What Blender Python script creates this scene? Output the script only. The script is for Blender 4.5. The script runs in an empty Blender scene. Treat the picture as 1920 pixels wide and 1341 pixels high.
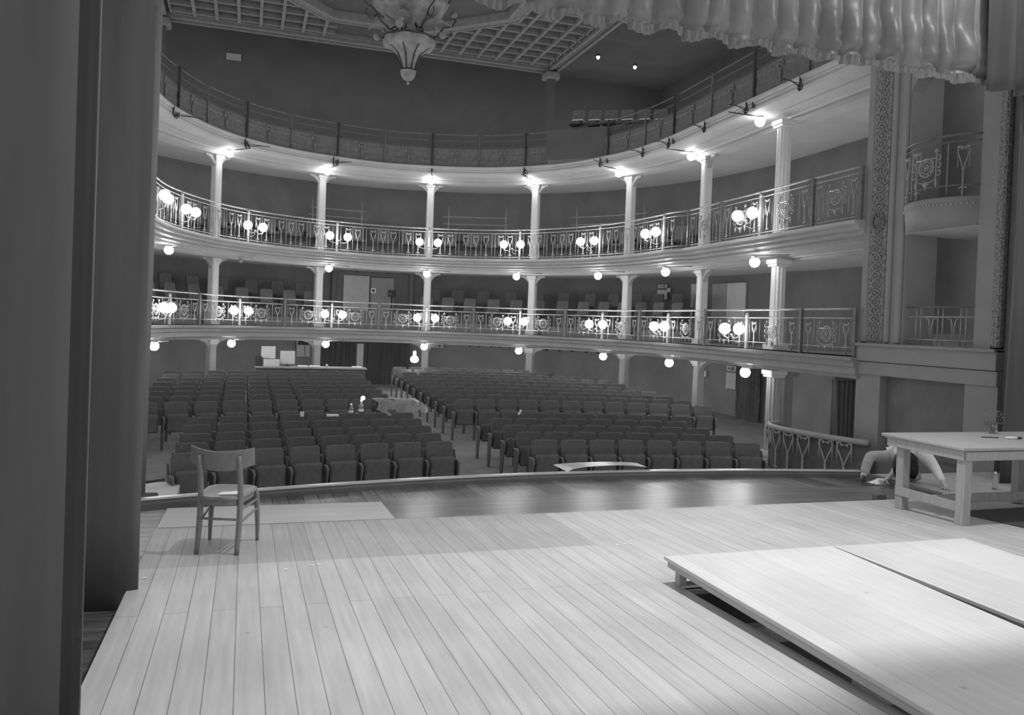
import bpy, math, random
from math import sin, cos, pi, radians
from mathutils import Vector, Matrix, noise
random.seed(7)
scene = bpy.context.scene
COLL = scene.collection
EYE = 1.65          # camera height; heights called "rel" are relative to the eye
RAKE = 0.0304       # the stage falls gently towards the audience
AX = 4.25           # long axis of the auditorium
def zf(y): return -RAKE * y           # stage surface
# ------------------------------------------------------------------ materials
def new_mat(name):
    m = bpy.data.materials.new(name); m.use_nodes = True
    nt = m.node_tree; b = nt.nodes['Principled BSDF']
    return m, nt, b
def grey(name, v, rough=.7, var=.12, scale=3., spec=.3, metal=0., stretch=(1, 1, 1), bump=0.):
    m, nt, b = new_mat(name)
    N = nt.nodes
    tc = N.new('ShaderNodeTexCoord'); mp = N.new('ShaderNodeMapping'); mp.inputs['Scale'].default_value = stretch
    nz = N.new('ShaderNodeTexNoise'); nz.inputs['Scale'].default_value = scale; nz.inputs['Detail'].default_value = 4
    mr = N.new('ShaderNodeMapRange')
    mr.inputs['From Min'].default_value = .3; mr.inputs['From Max'].default_value = .7
    mr.inputs['To Min'].default_value = v * (1 - var); mr.inputs['To Max'].default_value = v * (1 + var)
    nt.links.new(tc.outputs['Object'], mp.inputs['Vector']); nt.links.new(mp.outputs['Vector'], nz.inputs['Vector'])
    nt.links.new(nz.outputs['Fac'], mr.inputs['Value']); nt.links.new(mr.outputs['Result'], b.inputs['Base Color'])
    b.inputs['Roughness'].default_value = rough; b.inputs['Metallic'].default_value = metal
    b.inputs['Specular IOR Level'].default_value = spec
    if bump:
        bp = N.new('ShaderNodeBump'); bp.inputs['Strength'].default_value = bump; bp.inputs['Distance'].default_value = .02
        nt.links.new(nz.outputs['Fac'], bp.inputs['Height']); nt.links.new(bp.outputs['Normal'], b.inputs['Normal'])
    return m
def planks(name, lo, hi, width, length, along_y=True, rough=.5, joint=.35, spec=.3, grain=.12, mortar=.0035, knots=True, offset=.5):
    m, nt, b = new_mat(name); N = nt.nodes; L = nt.links
    tc = N.new('ShaderNodeTexCoord'); mp = N.new('ShaderNodeMapping')
    if along_y: mp.inputs['Rotation'].default_value = (0, 0, radians(90))
    br = N.new('ShaderNodeTexBrick'); br.offset = offset
    br.inputs['Color1'].default_value = (lo, lo, lo, 1); br.inputs['Color2'].default_value = (hi, hi, hi, 1)
    mo = lo * joint
    br.inputs['Mortar'].default_value = (mo, mo, mo, 1); br.inputs['Scale'].default_value = 1
    br.inputs['Mortar Size'].default_value = mortar; br.inputs['Mortar Smooth'].default_value = .6
    br.inputs['Brick Width'].default_value = length; br.inputs['Row Height'].default_value = width
    L.new(tc.outputs['Object'], mp.inputs['Vector']); L.new(mp.outputs['Vector'], br.inputs['Vector'])
    gm = N.new('ShaderNodeMapping'); gm.inputs['Scale'].default_value = (28, 1.6, 1) if along_y else (1.6, 28, 1)
    g = N.new('ShaderNodeTexNoise'); g.inputs['Scale'].default_value = 1; g.inputs['Detail'].default_value = 6
    L.new(tc.outputs['Object'], gm.inputs['Vector']); L.new(gm.outputs['Vector'], g.inputs['Vector'])
    mr = N.new('ShaderNodeMapRange'); mr.inputs['From Min'].default_value = .25; mr.inputs['From Max'].default_value = .75
    mr.inputs['To Min'].default_value = 1 - grain; mr.inputs['To Max'].default_value = 1 + grain
    L.new(g.outputs['Fac'], mr.inputs['Value'])
    p = N.new('ShaderNodeTexNoise'); p.inputs['Scale'].default_value = 1.3; p.inputs['Detail'].default_value = 5
    L.new(tc.outputs['Object'], p.inputs['Vector'])
    mr2 = N.new('ShaderNodeMapRange'); mr2.inputs['From Min'].default_value = .3; mr2.inputs['From Max'].default_value = .7
    mr2.inputs['To Min'].default_value = .9; mr2.inputs['To Max'].default_value = 1.08
    L.new(p.outputs['Fac'], mr2.inputs['Value'])
    a = N.new('ShaderNodeMath'); a.operation = 'MULTIPLY'
    L.new(mr.outputs['Result'], a.inputs[0]); L.new(mr2.outputs['Result'], a.inputs[1])
    out = a.outputs[0]
    if knots:
        vo = N.new('ShaderNodeTexVoronoi'); vo.inputs['Scale'].default_value = 2.1
        km = N.new('ShaderNodeMapping'); km.inputs['Scale'].default_value = (1, .75, 1)
        L.new(tc.outputs['Object'], km.inputs['Vector']); L.new(km.outputs['Vector'], vo.inputs['Vector'])
        kr = N.new('ShaderNodeMapRange'); kr.inputs['From Min'].default_value = 0; kr.inputs['From Max'].default_value = .045
        kr.inputs['To Min'].default_value = .62; kr.inputs['To Max'].default_value = 1
        L.new(vo.outputs['Distance'], kr.inputs['Value'])
        k = N.new('ShaderNodeMath'); k.operation = 'MULTIPLY'; L.new(out, k.inputs[0]); L.new(kr.outputs['Result'], k.inputs[1]); out = k.outputs[0]
    mx = N.new('ShaderNodeVectorMath'); mx.operation = 'SCALE'
    L.new(br.outputs['Color'], mx.inputs[0]); L.new(out, mx.inputs['Scale'])
    L.new(mx.outputs[0], b.inputs['Base Color'])
    b.inputs['Roughness'].default_value = rough; b.inputs['Specular IOR Level'].default_value = spec
    bp = N.new('ShaderNodeBump'); bp.inputs['Strength'].default_value = .25; bp.inputs['Distance'].default_value = .003
    L.new(out, bp.inputs['Height']); L.new(bp.outputs['Normal'], b.inputs['Normal'])
    return m
def glow(name, v, strength):
    m, nt, b = new_mat(name)
    b.inputs['Base Color'].default_value = (v, v, v, 1)
    b.inputs['Emission Color'].default_value = (1, 1, 1, 1); b.inputs['Emission Strength'].default_value = strength
    return m
def glass(name):
    m, nt, b = new_mat(name)
    b.inputs['Base Color'].default_value = (.85, .85, .85, 1); b.inputs['Roughness'].default_value = .08
    b.inputs['Transmission Weight'].default_value = .85; return m
M = dict(
    cream=grey('painted_plaster', 0.4, .65, .08, 2.5),
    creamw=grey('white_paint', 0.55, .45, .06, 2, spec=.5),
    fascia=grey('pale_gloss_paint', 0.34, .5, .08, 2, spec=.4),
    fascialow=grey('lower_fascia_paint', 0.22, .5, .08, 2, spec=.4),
    soffit=grey('soffit_paint', 0.42, .7, .06, 1.5),
    iron=grey('silvered_iron', 0.36, .38, .25, 14, spec=.6, metal=.35),
    irondark=grey('dark_iron', 0.13, .45, .2, 10, spec=.5),
    black=grey('black_metal', 0.05, .5, .2, 10),
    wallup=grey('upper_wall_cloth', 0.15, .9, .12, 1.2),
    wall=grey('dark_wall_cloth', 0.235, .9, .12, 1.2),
    walldeep=grey('gallery_wall_paint', 0.1, .95, .1, 1.0),
    slabin=grey('balcony_floor_carpet', 0.16, .95, .12, 2),
    carpet=grey('stalls_carpet', 0.2, .95, .15, 3),
    seat=grey('dark_velvet', 0.11, .9, .15, 8),
    chaircloth=grey('chair_cloth', 0.13, .8, .12, 6),
    seatedge=grey('seat_shell_wood', 0.145, .4, .2, 6, spec=.5),
    arm=grey('armrest_wood', 0.15, .35, .2, 8, spec=.5),
    curtain=grey('stage_drape', 0.115, .95, .18, 2.2, stretch=(3, 3, .25)),
    curtaindk=grey('black_masking_drape', 0.1, .95, .12, 2, stretch=(3, 3, .3)),
    edge=grey('drape_lining', 0.26, .9, .1, 3),
    valance=grey('satin_valance', 0.2, .42, .2, 3, spec=.6, stretch=(1, 1, .3)),
    fringe=grey('valance_fringe', 0.2, .6, .35, 30, stretch=(3, 3, .5)),
    ceiling=grey('ceiling_panel', 0.1, .9, .1, 1.5),
    rib=grey('ceiling_moulding', 0.22, .8, .15, 5),
    band=grey('ceiling_ornament_band', 0.2, .8, .45, 22),
    orn=grey('pilaster_relief', 0.19, .7, .55, 26, bump=.9),
    carved=grey('carved_moulding', 0.19, .7, .6, 34, bump=.9),
    pil=grey('pilaster_paint', 0.22, .6, .07, 2, spec=.4),
    box=grey('box_wall', .34, .85, .1, 2),
    dado=grey('dark_dado', 0.14, .8, .12, 3),
    chand=grey('alabaster_panels', .24, .5, .3, 5, spec=.4),
    chair=grey('beech_chair', 0.22, .4, .12, 9, spec=.5, stretch=(5, 5, .6)),
    chairseat=grey('worn_ply_seat', 0.21, .4, .12, 7, spec=.5),
    table=grey('raw_pine', 0.37, .55, .10, 5, stretch=(.6, 6, 6)),
    tableleg=grey('raw_pine_legs', 0.35, .55, .10, 5, stretch=(6, 6, .6)),
    beam=grey('sawn_timber', 0.42, .6, .14, 6, stretch=(8, .7, 8)),
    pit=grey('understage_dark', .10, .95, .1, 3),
    paper=grey('white_paper', .8, .8, .03, 5),
    board=grey('pale_board', 0.55, .7, .06, 4),
    boardlit=grey('notice_paper', 0.5, .8, .08, 6),
    signdark=grey('sign_print', .07, .8, .05, 5),
    door=grey('door_paint', 0.45, .6, .07, 3),
    doordk=grey('dark_door_paint', 0.28, .6, .07, 3),
    deck=planks('deck_planks', .41, .455, .137, 5.2, joint=.45, knots=True),
    deckb=planks('rear_deck_planks', .32, .36, .137, 5, joint=.5, knots=True),
    top=planks('platform_planks', .55, .58, .60, 9, joint=.88, mortar=.006, grain=.07, knots=True),
    ply=planks('plywood_strips', .38, .42, .21, 3.0, along_y=False, joint=.75, grain=.08, knots=False),
    apron=planks('varnished_apron_boards', .08, .14, .19, 4.0, along_y=False, rough=.3, joint=.12, spec=.35, grain=.3, mortar=.006, knots=False),
    apronend=planks('varnished_short_boards', .07, .17, .16, 5.0, along_y=True, rough=.3, joint=.12, spec=.35, grain=.35, mortar=.006, knots=False),
    sideboards=planks('spill_lit_side_boards', .3, .42, .17, 2.4, along_y=False, rough=.5, joint=.12, grain=.25, mortar=.005, knots=False),  # paler than the apron boards: spilled light is put into the plank colour
    blackfloor=grey('black_stage_paint', 0.08, .6, .5, 5, stretch=(1, 6, 1)),
    lip=grey('stage_lip_wood', 0.4, .28, .12, 4, spec=.7, stretch=(1, 6, 6)),
    sidefloor=grey('side_floor', 0.38, .6, .12, 3),
    globe=glow('lit_glass_globe', .9, 32.0),
    bulb=glow('lit_bulb', .9, 30.0),
    spot=glow('lit_lamp_lens', .9, 40.0),
    ledglow=glow('backlit_sign_face', .6, .10),
    glass=glass('clear_glass'),
    skin=grey('skin', 0.5, .5, .05, 6),
    hair=grey('black_hair', .03, .6, .3, 40),
    shirt=grey('white_shirt', .82, .8, .05, 10),
    jeans=grey('faded_jeans', 0.38, .85, .18, 12),
    brush=grey('dried_stems', .22, .8, .2, 20),
)
# ------------------------------------------------------------------ mesh helpers
class MB:
    def __init__(s): s.v = []; s.f = []; s.sm = []
    def add(s, vs, fs, smooth=False):
        o = len(s.v); s.v += [tuple(p) for p in vs]; s.f += [tuple(i + o for i in f) for f in fs]; s.sm += [smooth] * len(fs); return s
    def box(s, a, b):
        (x0, y0, z0), (x1, y1, z1) = a, b
        return s.add([(x0, y0, z0), (x1, y0, z0), (x1, y1, z0), (x0, y1, z0), (x0, y0, z1), (x1, y0, z1), (x1, y1, z1), (x0, y1, z1)],
                     [(0, 3, 2, 1), (4, 5, 6, 7), (0, 1, 5, 4), (1, 2, 6, 5), (2, 3, 7, 6), (3, 0, 4, 7)])
    def bevbox(s, a, b, r=.01):
        (x0, y0, z0), (x1, y1, z1) = a, b
        def ring(z, d): return [(x0 + d, y0 + d + r, z), (x0 + d + r, y0 + d, z), (x1 - d - r, y0 + d, z), (x1 - d, y0 + d + r, z), (x1 - d, y1 - d - r, z), (x1 - d - r, y1 - d, z), (x0 + d + r, y1 - d, z), (x0 + d, y1 - d - r, z)]
        vs = ring(z0, r * .6) + ring(z0 + r, 0) + ring(z1 - r, 0) + ring(z1, r * .6)
        fs = [tuple(range(7, -1, -1)), tuple(range(24, 32))]
        for k in range(3):
            for i in range(8): j = (i + 1) % 8; fs.append((k * 8 + i, k * 8 + j, k * 8 + 8 + j, k * 8 + 8 + i))
        return s.add(vs, fs)
    def obox(s, c, ax, ay, hx, hy, z0, z1):
        """box with horizontal axes ax, ay (2D unit vectors) and half sizes"""
        P = [(c[0] + ax[0] * a * hx + ay[0] * b * hy, c[1] + ax[1] * a * hx + ay[1] * b * hy) for a, b in ((-1, -1), (1, -1), (1, 1), (-1, 1))]
        vs = [(x, y, z0) for x, y in P] + [(x, y, z1) for x, y in P]
        fs = [(0, 3, 2, 1), (4, 5, 6, 7), (0, 1, 5, 4), (1, 2, 6, 5), (2, 3, 7, 6), (3, 0, 4, 7)]
        if ax[0] * ay[1] - ax[1] * ay[0] < 0: fs = [f[::-1] for f in fs]
        return s.add(vs, fs)
    def tube(s, pts, r, n=6, caps=True, closed=False):
        pts = [Vector(p) for p in pts]; m = len(pts); rr = r if hasattr(r, '__len__') else [r] * m
        vs = []; up = None
        for i, p in enumerate(pts):
            if closed: d = pts[(i + 1) % m] - pts[i - 1]
            else: d = pts[min(i + 1, m - 1)] - pts[max(i - 1, 0)]
            if d.length < 1e-9: d = Vector((0, 0, 1))
            d.normalize()
            if up is None:
                up = Vector((0, 0, 1)) if abs(d.z) < .9 else Vector((1, 0, 0))
            u = up - d * up.dot(d)
            if u.length < 1e-6: u = d.orthogonal()
            u.normalize(); w = d.cross(u); up = u
            for k in range(n):
                a = 2 * pi * k / n; vs.append(p + (u * cos(a) + w * sin(a)) * rr[i])
        fs = []
        for i in range(m if closed else m - 1):
            a0 = i * n; b0 = ((i + 1) % m) * n
            for k in range(n): j = (k + 1) % n; fs.append((a0 + k, a0 + j, b0 + j, b0 + k))
        if caps and not closed: fs += [tuple(range(n - 1, -1, -1)), tuple(range((m - 1) * n, m * n))]
        return s.add(vs, fs, True)
    def lathe(s, prof, c=(0, 0, 0), n=16, a0=0, a1=2 * pi, lob=0, lobn=8):
        full = abs(a1 - a0 - 2 * pi) < 1e-6; cols = n if full else n + 1
        vs = []
        for k in range(cols):
            a = a0 + (a1 - a0) * k / n; q = 1 + lob * abs(sin(a * lobn / 2))
            for r, z in prof: vs.append((c[0] + r * q * cos(a), c[1] + r * q * sin(a), c[2] + z))
        m = len(prof); fs = []
        for k in range(n):
            j = (k + 1) % cols
            for i in range(m - 1): fs.append((k * m + i, j * m + i, j * m + i + 1, k * m + i + 1))
        return s.add(vs, fs, True)
    def ball(s, c, r, n=16, m=10, sq=1):
        prof = [(max(1e-4, r * sin(pi * i / m)), -r * sq * cos(pi * i / m)) for i in range(m + 1)]
        return s.lathe(prof, c, n)
    def sweep(s, frames, prof, smooth=False, closed=False):
        """frames: list of (origin xy, normal xy); prof: list of (offset, z)"""
        vs = [(o[0] + nn[0] * a, o[1] + nn[1] * a, z) for o, nn in frames for a, z in prof]
        m = len(prof); fs = []; mm = m if closed else m - 1
        for i in range(len(frames) - 1):
            for k in range(mm): j = (k + 1) % m; fs.append((i * m + k, i * m + j, (i + 1) * m + j, (i + 1) * m + k))
        if closed: fs += [tuple(range(m - 1, -1, -1)), tuple(range((len(frames) - 1) * m, len(frames) * m))]
        return s.add(vs, fs, smooth)
    def grid(s, fn, nu, nv, smooth=True):
        vs = [fn(i / nu, j / nv) for i in range(nu + 1) for j in range(nv + 1)]
        fs = [(i * (nv + 1) + j, (i + 1) * (nv + 1) + j, (i + 1) * (nv + 1) + j + 1, i * (nv + 1) + j + 1) for i in range(nu) for j in range(nv)]
        return s.add(vs, fs, smooth)
    def prism(s, pts, z0, z1):
        n = len(pts); area = sum(pts[i][0] * pts[(i + 1) % n][1] - pts[(i + 1) % n][0] * pts[i][1] for i in range(n))
        if area < 0: pts = pts[::-1]
        vs = [(x, y, z0 if not callable(z0) else z0(y)) for x, y in pts] + [(x, y, z1 if not callable(z1) else z1(y)) for x, y in pts]
        return s.add(vs, [tuple(range(n - 1, -1, -1)), tuple(range(n, 2 * n))] + [(i, (i + 1) % n, n + (i + 1) % n, n + i) for i in range(n)])
    def mesh(s, name, off=(0, 0, 0)):
        me = bpy.data.meshes.new(name)
        me.from_pydata([(x - off[0], y - off[1], z - off[2]) for x, y, z in s.v], [], s.f)
        me.polygons.foreach_set('use_smooth', s.sm); me.update(); return me
def obj(name, mb, mat, parent=None, world=True):
    off = tuple(parent.location) if (parent is not None and world) else (0, 0, 0)
    me = mb.mesh(name, off) if isinstance(mb, MB) else mb
    if mat is not None and not me.materials: me.materials.append(M[mat])
    o = bpy.data.objects.new(name, me); COLL.objects.link(o)
    if parent is not None: o.parent = parent
    return o
def lobj(name, mb, mat, parent): return obj(name, mb, mat, parent, world=False)
def thing(name, label, cat, loc=(0, 0, 0), rz=0, group=None):
    o = bpy.data.objects.new(name, None); COLL.objects.link(o); o.empty_display_size = .1
    o.location = loc; o.rotation_euler = (0, 0, rz); o['label'] = label; o['category'] = cat
    if group: o['group'] = group
    return o
def tag(o, label, cat, group=None, kind=None):
    o['label'] = label; o['category'] = cat
    if group: o['group'] = group
    if kind: o['kind'] = kind
    return o
def struct(name, mb, mat, parent=None):
    o = obj(name, mb, mat, parent)
    if parent is None: o['kind'] = 'structure'
    return o
def kids(o): return [c for c in CH.get(o.name, [])]
CH = {}; SUB = {}
def nest(part, sub): sub.parent = part; SUB.setdefault(part.name, []).append(sub)
def note(parent, child): CH.setdefault(parent.name, []).append(child)
def copy_tree(src, children, loc, rz=0, label=None, group=None, scale=None):
    r = src.copy(); COLL.objects.link(r); r.location = loc; r.rotation_euler = (0, 0, rz)
    if label: r['label'] = label
    if group: r['group'] = group
    for c in children:
        d = c.copy(); COLL.objects.link(d); d.parent = r
        for g in SUB.get(c.name, ()):
            e_ = g.copy(); COLL.objects.link(e_); e_.parent = d
    return r
ORD = ['zeroth', 'first', 'second', 'third', 'fourth', 'fifth', 'sixth', 'seventh', 'eighth', 'ninth', 'tenth', 'eleventh', 'twelfth', 'thirteenth', 'fourteenth', 'fifteenth', 'sixteenth', 'seventeenth', 'eighteenth', 'nineteenth', 'twentieth']
# ------------------------------------------------------------------ horseshoe plan
RIM = [(0, 27.45), (1.6, 27.2), (3.13, 26.65), (4.4, 25.75), (5.35, 24.55), (6.0, 23.2), (6.42, 21.8), (6.58, 20.2), (6.54, 18.5), (6.46, 17), (6.4, 15.5), (6.32, 13.8), (6.25, 12.0)]
COLS = [(1.91, 28.8), (5.25, 26.9), (7.38, 23.8), (7.83, 20.0), (7.26, 15.8)]
def spline(P, n=16):
    out = []
    for i in range(len(P) - 1):
        p0 = P[i - 1] if i else (-P[1][0], P[1][1]); p1 = P[i]; p2 = P[i + 1]
        p3 = P[i + 2] if i + 2 < len(P) else (2 * P[-1][0] - P[-2][0], 2 * P[-1][1] - P[-2][1])
        for k in range(n):
            t = k / n
            out.append(tuple(.5 * ((2 * p1[j]) + (-p0[j] + p2[j]) * t + (2 * p0[j] - 5 * p1[j] + 4 * p2[j] - p3[j]) * t * t + (-p0[j] + 3 * p1[j] - 3 * p2[j] + p3[j]) * t ** 3) for j in (0, 1)))
    out.append(P[-1]); return out
_H = spline(RIM); FULL = [(AX - a, b) for a, b in reversed(_H[1:])] + [(AX + a, b) for a, b in _H]
SS = [0]
for a, b in zip(FULL, FULL[1:]): SS.append(SS[-1] + math.dist(a, b))
MID = SS[-1] / 2; LEN = SS[-1]
def rim(s, off=0):
    q = max(0, min(LEN - 1e-6, s + MID)); lo, hi = 0, len(SS) - 1
    while hi - lo > 1:
        m = (lo + hi) // 2
        if SS[m] <= q: lo = m
        else: hi = m
    a = FULL[lo]; b = FULL[lo + 1]; t = (q - SS[lo]) / (SS[lo + 1] - SS[lo])
    x = a[0] + (b[0] - a[0]) * t; y = a[1] + (b[1] - a[1]) * t
    a2 = FULL[max(lo - 3, 0)]; b2 = FULL[min(lo + 4, len(FULL) - 1)]
    dx, dy = b2[0] - a2[0], b2[1] - a2[1]; n = math.hypot(dx, dy); tx, ty = dx / n, dy / n
    nx, ny = ty, -tx
    return (x + nx * off, y + ny * off), (tx, ty), (nx, ny)
S0, S1 = -18.6, 19.05
def bulge(s):      # the middle balcony swells out a little between its side boxes
    a = abs(s)
    return .25 if a < 11.9 else (.25 * (1 - (a - 11.9) / .5) if a < 12.4 else 0)
def frames(tier, s0=S0, s1=S1, step=.3):
    n = max(2, int((s1 - s0) / step)); out = []
    for i in range(n + 1):
        s = s0 + (s1 - s0) * i / n; o, t, nn = rim(s, bulge(s) if tier == 2 else 0); out.append((o, nn))
    return out
# tiers: soffit z, deck z (world)
T = {1: (-.78 + EYE, -.38 + EYE), 2: (1.74 + EYE, 2.10 + EYE), 3: (4.97 + EYE, 5.20 + EYE)}
WALLOFF = -3.9
TN = {1: 'lower', 2: 'middle', 3: 'top'}
# ------------------------------------------------------------------ balcony slabs
for k in (1, 2, 3):
    zs, zd = T[k]; lab = {1: 'pale moulded balcony ring just above the stalls, carrying the brightest lamps', 2: 'pale moulded balcony ring at mid height of the hall', 3: 'pale topmost balcony ring with brightly lit underside'}[k]
    t = thing('balcony', lab, 'balcony', (AX, 20, zs), group='balcony rings')
    fr = frames(k)
    # fascia: a stack of mouldings on the rim
    if k == 3: prof = [(-.02, zs), (.02, zs + .04), (.02, zs + .10), (.06, zs + .12), (.06, zs + .15), (.10, zs + .18), (.12, zs + .22), (.10, zs + .25), (0, zs + .25)]
    elif k == 2: prof = [(-.34, zs), (-.34, zs + .04), (-.20, zs + .06), (-.22, zs + .11), (-.06, zs + .14), (-.08, zs + .20), (.06, zs + .22), (.04, zs + .28), (.13, zs + .31), (.13, zs + .36), (0, zs + .37)]
    else: prof = [(-.06, zs), (-.04, zs + .05), (-.01, zs + .08), (-.01, zs + .2), (.03, zs + .22), (.03, zs + .30), (.09, zs + .33), (.10, zs + .39), (.0, zs + .40)]
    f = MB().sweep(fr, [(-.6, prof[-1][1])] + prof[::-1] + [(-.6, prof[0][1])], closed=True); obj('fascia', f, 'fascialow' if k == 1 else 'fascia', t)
    s_ = MB().sweep(fr, [(prof[0][0] - .01, zs - .001), (-1.02, zs + .001), (-1.05, zs - .03), (-1.10, zs - .03), (-1.10, zs + .001), (WALLOFF, zs + .001)][::1]); obj('soffit', s_, 'soffit', t)
    # an inner beam over the columns
    bm_ = MB().sweep(fr, [(-1.18, zs + .02), (-1.18, zs - .14), (-1.55, zs - .14), (-1.55, zs + .02)]) if k == 3 else MB().sweep(fr, [(-1.2, zs + .02), (-1.2, zs - .07), (-1.5, zs - .07), (-1.5, zs + .02)])
    obj('beam', bm_, 'soffit', t)
    obj('deck', MB().sweep(fr, [(WALLOFF, zs + .2), (WALLOFF, zd), (.02, zd)]), 'slabin', t)
    if k == 1:
        d = MB()       # bead row on the stage end of the lower fascia
        for i in range(34):
            o, _, nn = rim(16.4 + i * .075, .11); d.ball((o[0], o[1], zs + .30), .016, 6, 4)
        obj('bead_row', d, 'fascia', t)
# ------------------------------------------------------------------ columns
def column_parts(h, wide, fl):
    """local coords: front faces -y, base at z 0"""
    sh = MB(); w = wide / 2
    if fl:
        n = 48; prof = []
        for i in range(n):
            a = 2 * pi * i / n; q = w * (1 - (.09 if (i % 4) in (1, 2) else 0)); prof.append((q * cos(a), q * sin(a)))
        vs = [(x, y, .12) for x, y in prof] + [(x * .93, y * .93, h - .16) for x, y in prof]
        sh.add(vs, [(i, (i + 1) % n, n + (i + 1) % n, n + i) for i in range(n)])
    else:
        c = .03
        def ring(z, k): return [(-w * k, -w * k + c, z), (-w * k + c, -w * k, z), (w * k - c, -w * k, z), (w * k, -w * k + c, z), (w * k, w * k - c, z), (w * k - c, w * k, z), (-w * k + c, w * k, z), (-w * k, w * k - c, z)]
        sh.add(ring(.12, 1) + ring(h - .1, .94), [(i, (i + 1) % 8, 8 + (i + 1) % 8, 8 + i) for i in range(8)])
    ba = MB().bevbox((-w - .04, -w - .04, 0), (w + .04, w + .04, .12), .012)
    ca = MB().bevbox((-w - .01, -w - .01, h - .16), (w + .01, w + .01, h - .10), .01); ca.bevbox((-w - .04, -w - .04, h - .10), (w + .04, w + .04, h - .0), .012)
    br = []
    for sg in (-1, 1):
        b = MB(); R = .34; y0, y1 = -.06, .06; n = 8
        pts = [(sg * w * .9, h - R - .05)] + [(sg * (w * .9 + R * (1 - cos(pi / 2 * i / n))), h - R - .05 + R * sin(pi / 2 * i / n)) for i in range(n + 1)] + [(sg * (w * .9 + R), h), (sg * w * .9, h)]
        m = len(pts); vs = [(x, y0, z) for x, z in pts] + [(x, y1, z) for x, z in pts]
        fs = [tuple(range(m)), tuple(range(2 * m - 1, m - 1, -1))] + [(i, (i + 1) % m, m + (i + 1) % m, m + i) for i in range(m)]
        if sg > 0: fs = [g[::-1] for g in fs]
        b.add(vs, fs); br.append(b)
    return sh, ba, ca, br
PITF = -2.9 + EYE; PITB = -2.50 + EYE
def pitz(y): return PITF + max(0, min(1, (y - 12.5) / 15)) * (PITB - PITF)
cols = []
for i, (a, b) in enumerate(COLS):
    for sg in (1, -1):
        if sg == -1 and i > 2: continue
        cols.append((AX + sg * a, b, i, sg))
cols.sort(key=lambda c: (c[3] * c[2] + (0 if c[3] > 0 else -1)))
CNAME = {}
for (x, y, i, sg) in cols:
    CNAME[(i, sg)] = f"{ORD[i + 1]} column {'right' if sg > 0 else 'left'} of the centre aisle"
for k in (1, 2, 3):
    ztop = T[k][0] - (.14 if k == 3 else .07)
    for (x, y, i, sg) in cols:
        z0 = pitz(y) if k == 1 else T[k - 1][1]
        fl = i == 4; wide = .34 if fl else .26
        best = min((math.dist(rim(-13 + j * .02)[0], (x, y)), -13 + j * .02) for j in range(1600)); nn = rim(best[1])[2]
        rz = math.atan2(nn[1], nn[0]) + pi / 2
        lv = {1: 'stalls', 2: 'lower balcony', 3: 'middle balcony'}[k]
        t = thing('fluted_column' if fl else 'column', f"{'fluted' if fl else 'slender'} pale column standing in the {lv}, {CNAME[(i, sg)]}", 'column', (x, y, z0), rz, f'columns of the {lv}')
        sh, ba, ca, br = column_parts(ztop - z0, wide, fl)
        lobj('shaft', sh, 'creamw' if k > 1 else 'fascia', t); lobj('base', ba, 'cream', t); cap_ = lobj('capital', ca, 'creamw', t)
        for b in br[:]:
            if not fl: lobj('bracket', b, 'fascia', cap_)
# second, darker fluted pier behind the right-hand one
t = thing('fluted_column', 'darker fluted column half hidden behind the fluted column nearest the stage', 'column', (12.05, 16.15, PITF))
sh, ba, ca, br = column_parts(T[1][0] - .07 - PITF, .42, True); lobj('shaft', sh, 'pil', t); lobj('base', ba, 'dado', t); lobj('capital', ca, 'pil', t)
# ------------------------------------------------------------------ railings
def flat(mb, pts, r=.011, n=5): return mb.tube([(p[0], 0, p[1]) for p in pts], r, n)
def arc(cx, cz, r, a0, a1, n=8): return [(cx + r * cos(radians(a0 + (a1 - a0) * i / n)), cz + r * sin(radians(a0 + (a1 - a0) * i / n))) for i in range(n + 1)]
def lily(h0, h1):
    m = MB(); H = h1 - h0
    flat(m, [(0, 0), (0, h0), (0, h0 + H * .5)], .014)
    for sg in (-1, 1):
        flat(m, [(0, h0 + H * .38), (sg * .02, h0 + H * .55), (sg * .055, h0 + H * .72), (sg * .085, h0 + H * .86), (sg * .08, h1 - .02)], .011)
        flat(m, [(sg * .08, h1 - .02), (sg * .05, h1 + .0), (sg * .02, h1 - .03), (sg * .045, h1 - .055)], .012)
        flat(m, [(sg * .085, h0 + H * .86), (sg * .085, h0 + H * .5)], .006, 4)
        m.ball((sg * .075, 0, h1 - .01), .024, 6, 4); m.ball((sg * .03, 0, h1 - .035), .02, 6, 4)
        flat(m, [(0, h0 + .03), (sg * .05, h0 + .01)], .011)
        m.ball((sg * .05, 0, h0 + .01), .015, 5, 4)
    m.ball((0, 0, h1 - .03), .016, 6, 4)
    return m
def bar(h0, h1, r=.009): return MB().tube([(0, 0, h0), (0, 0, h1)], r, 5)
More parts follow.
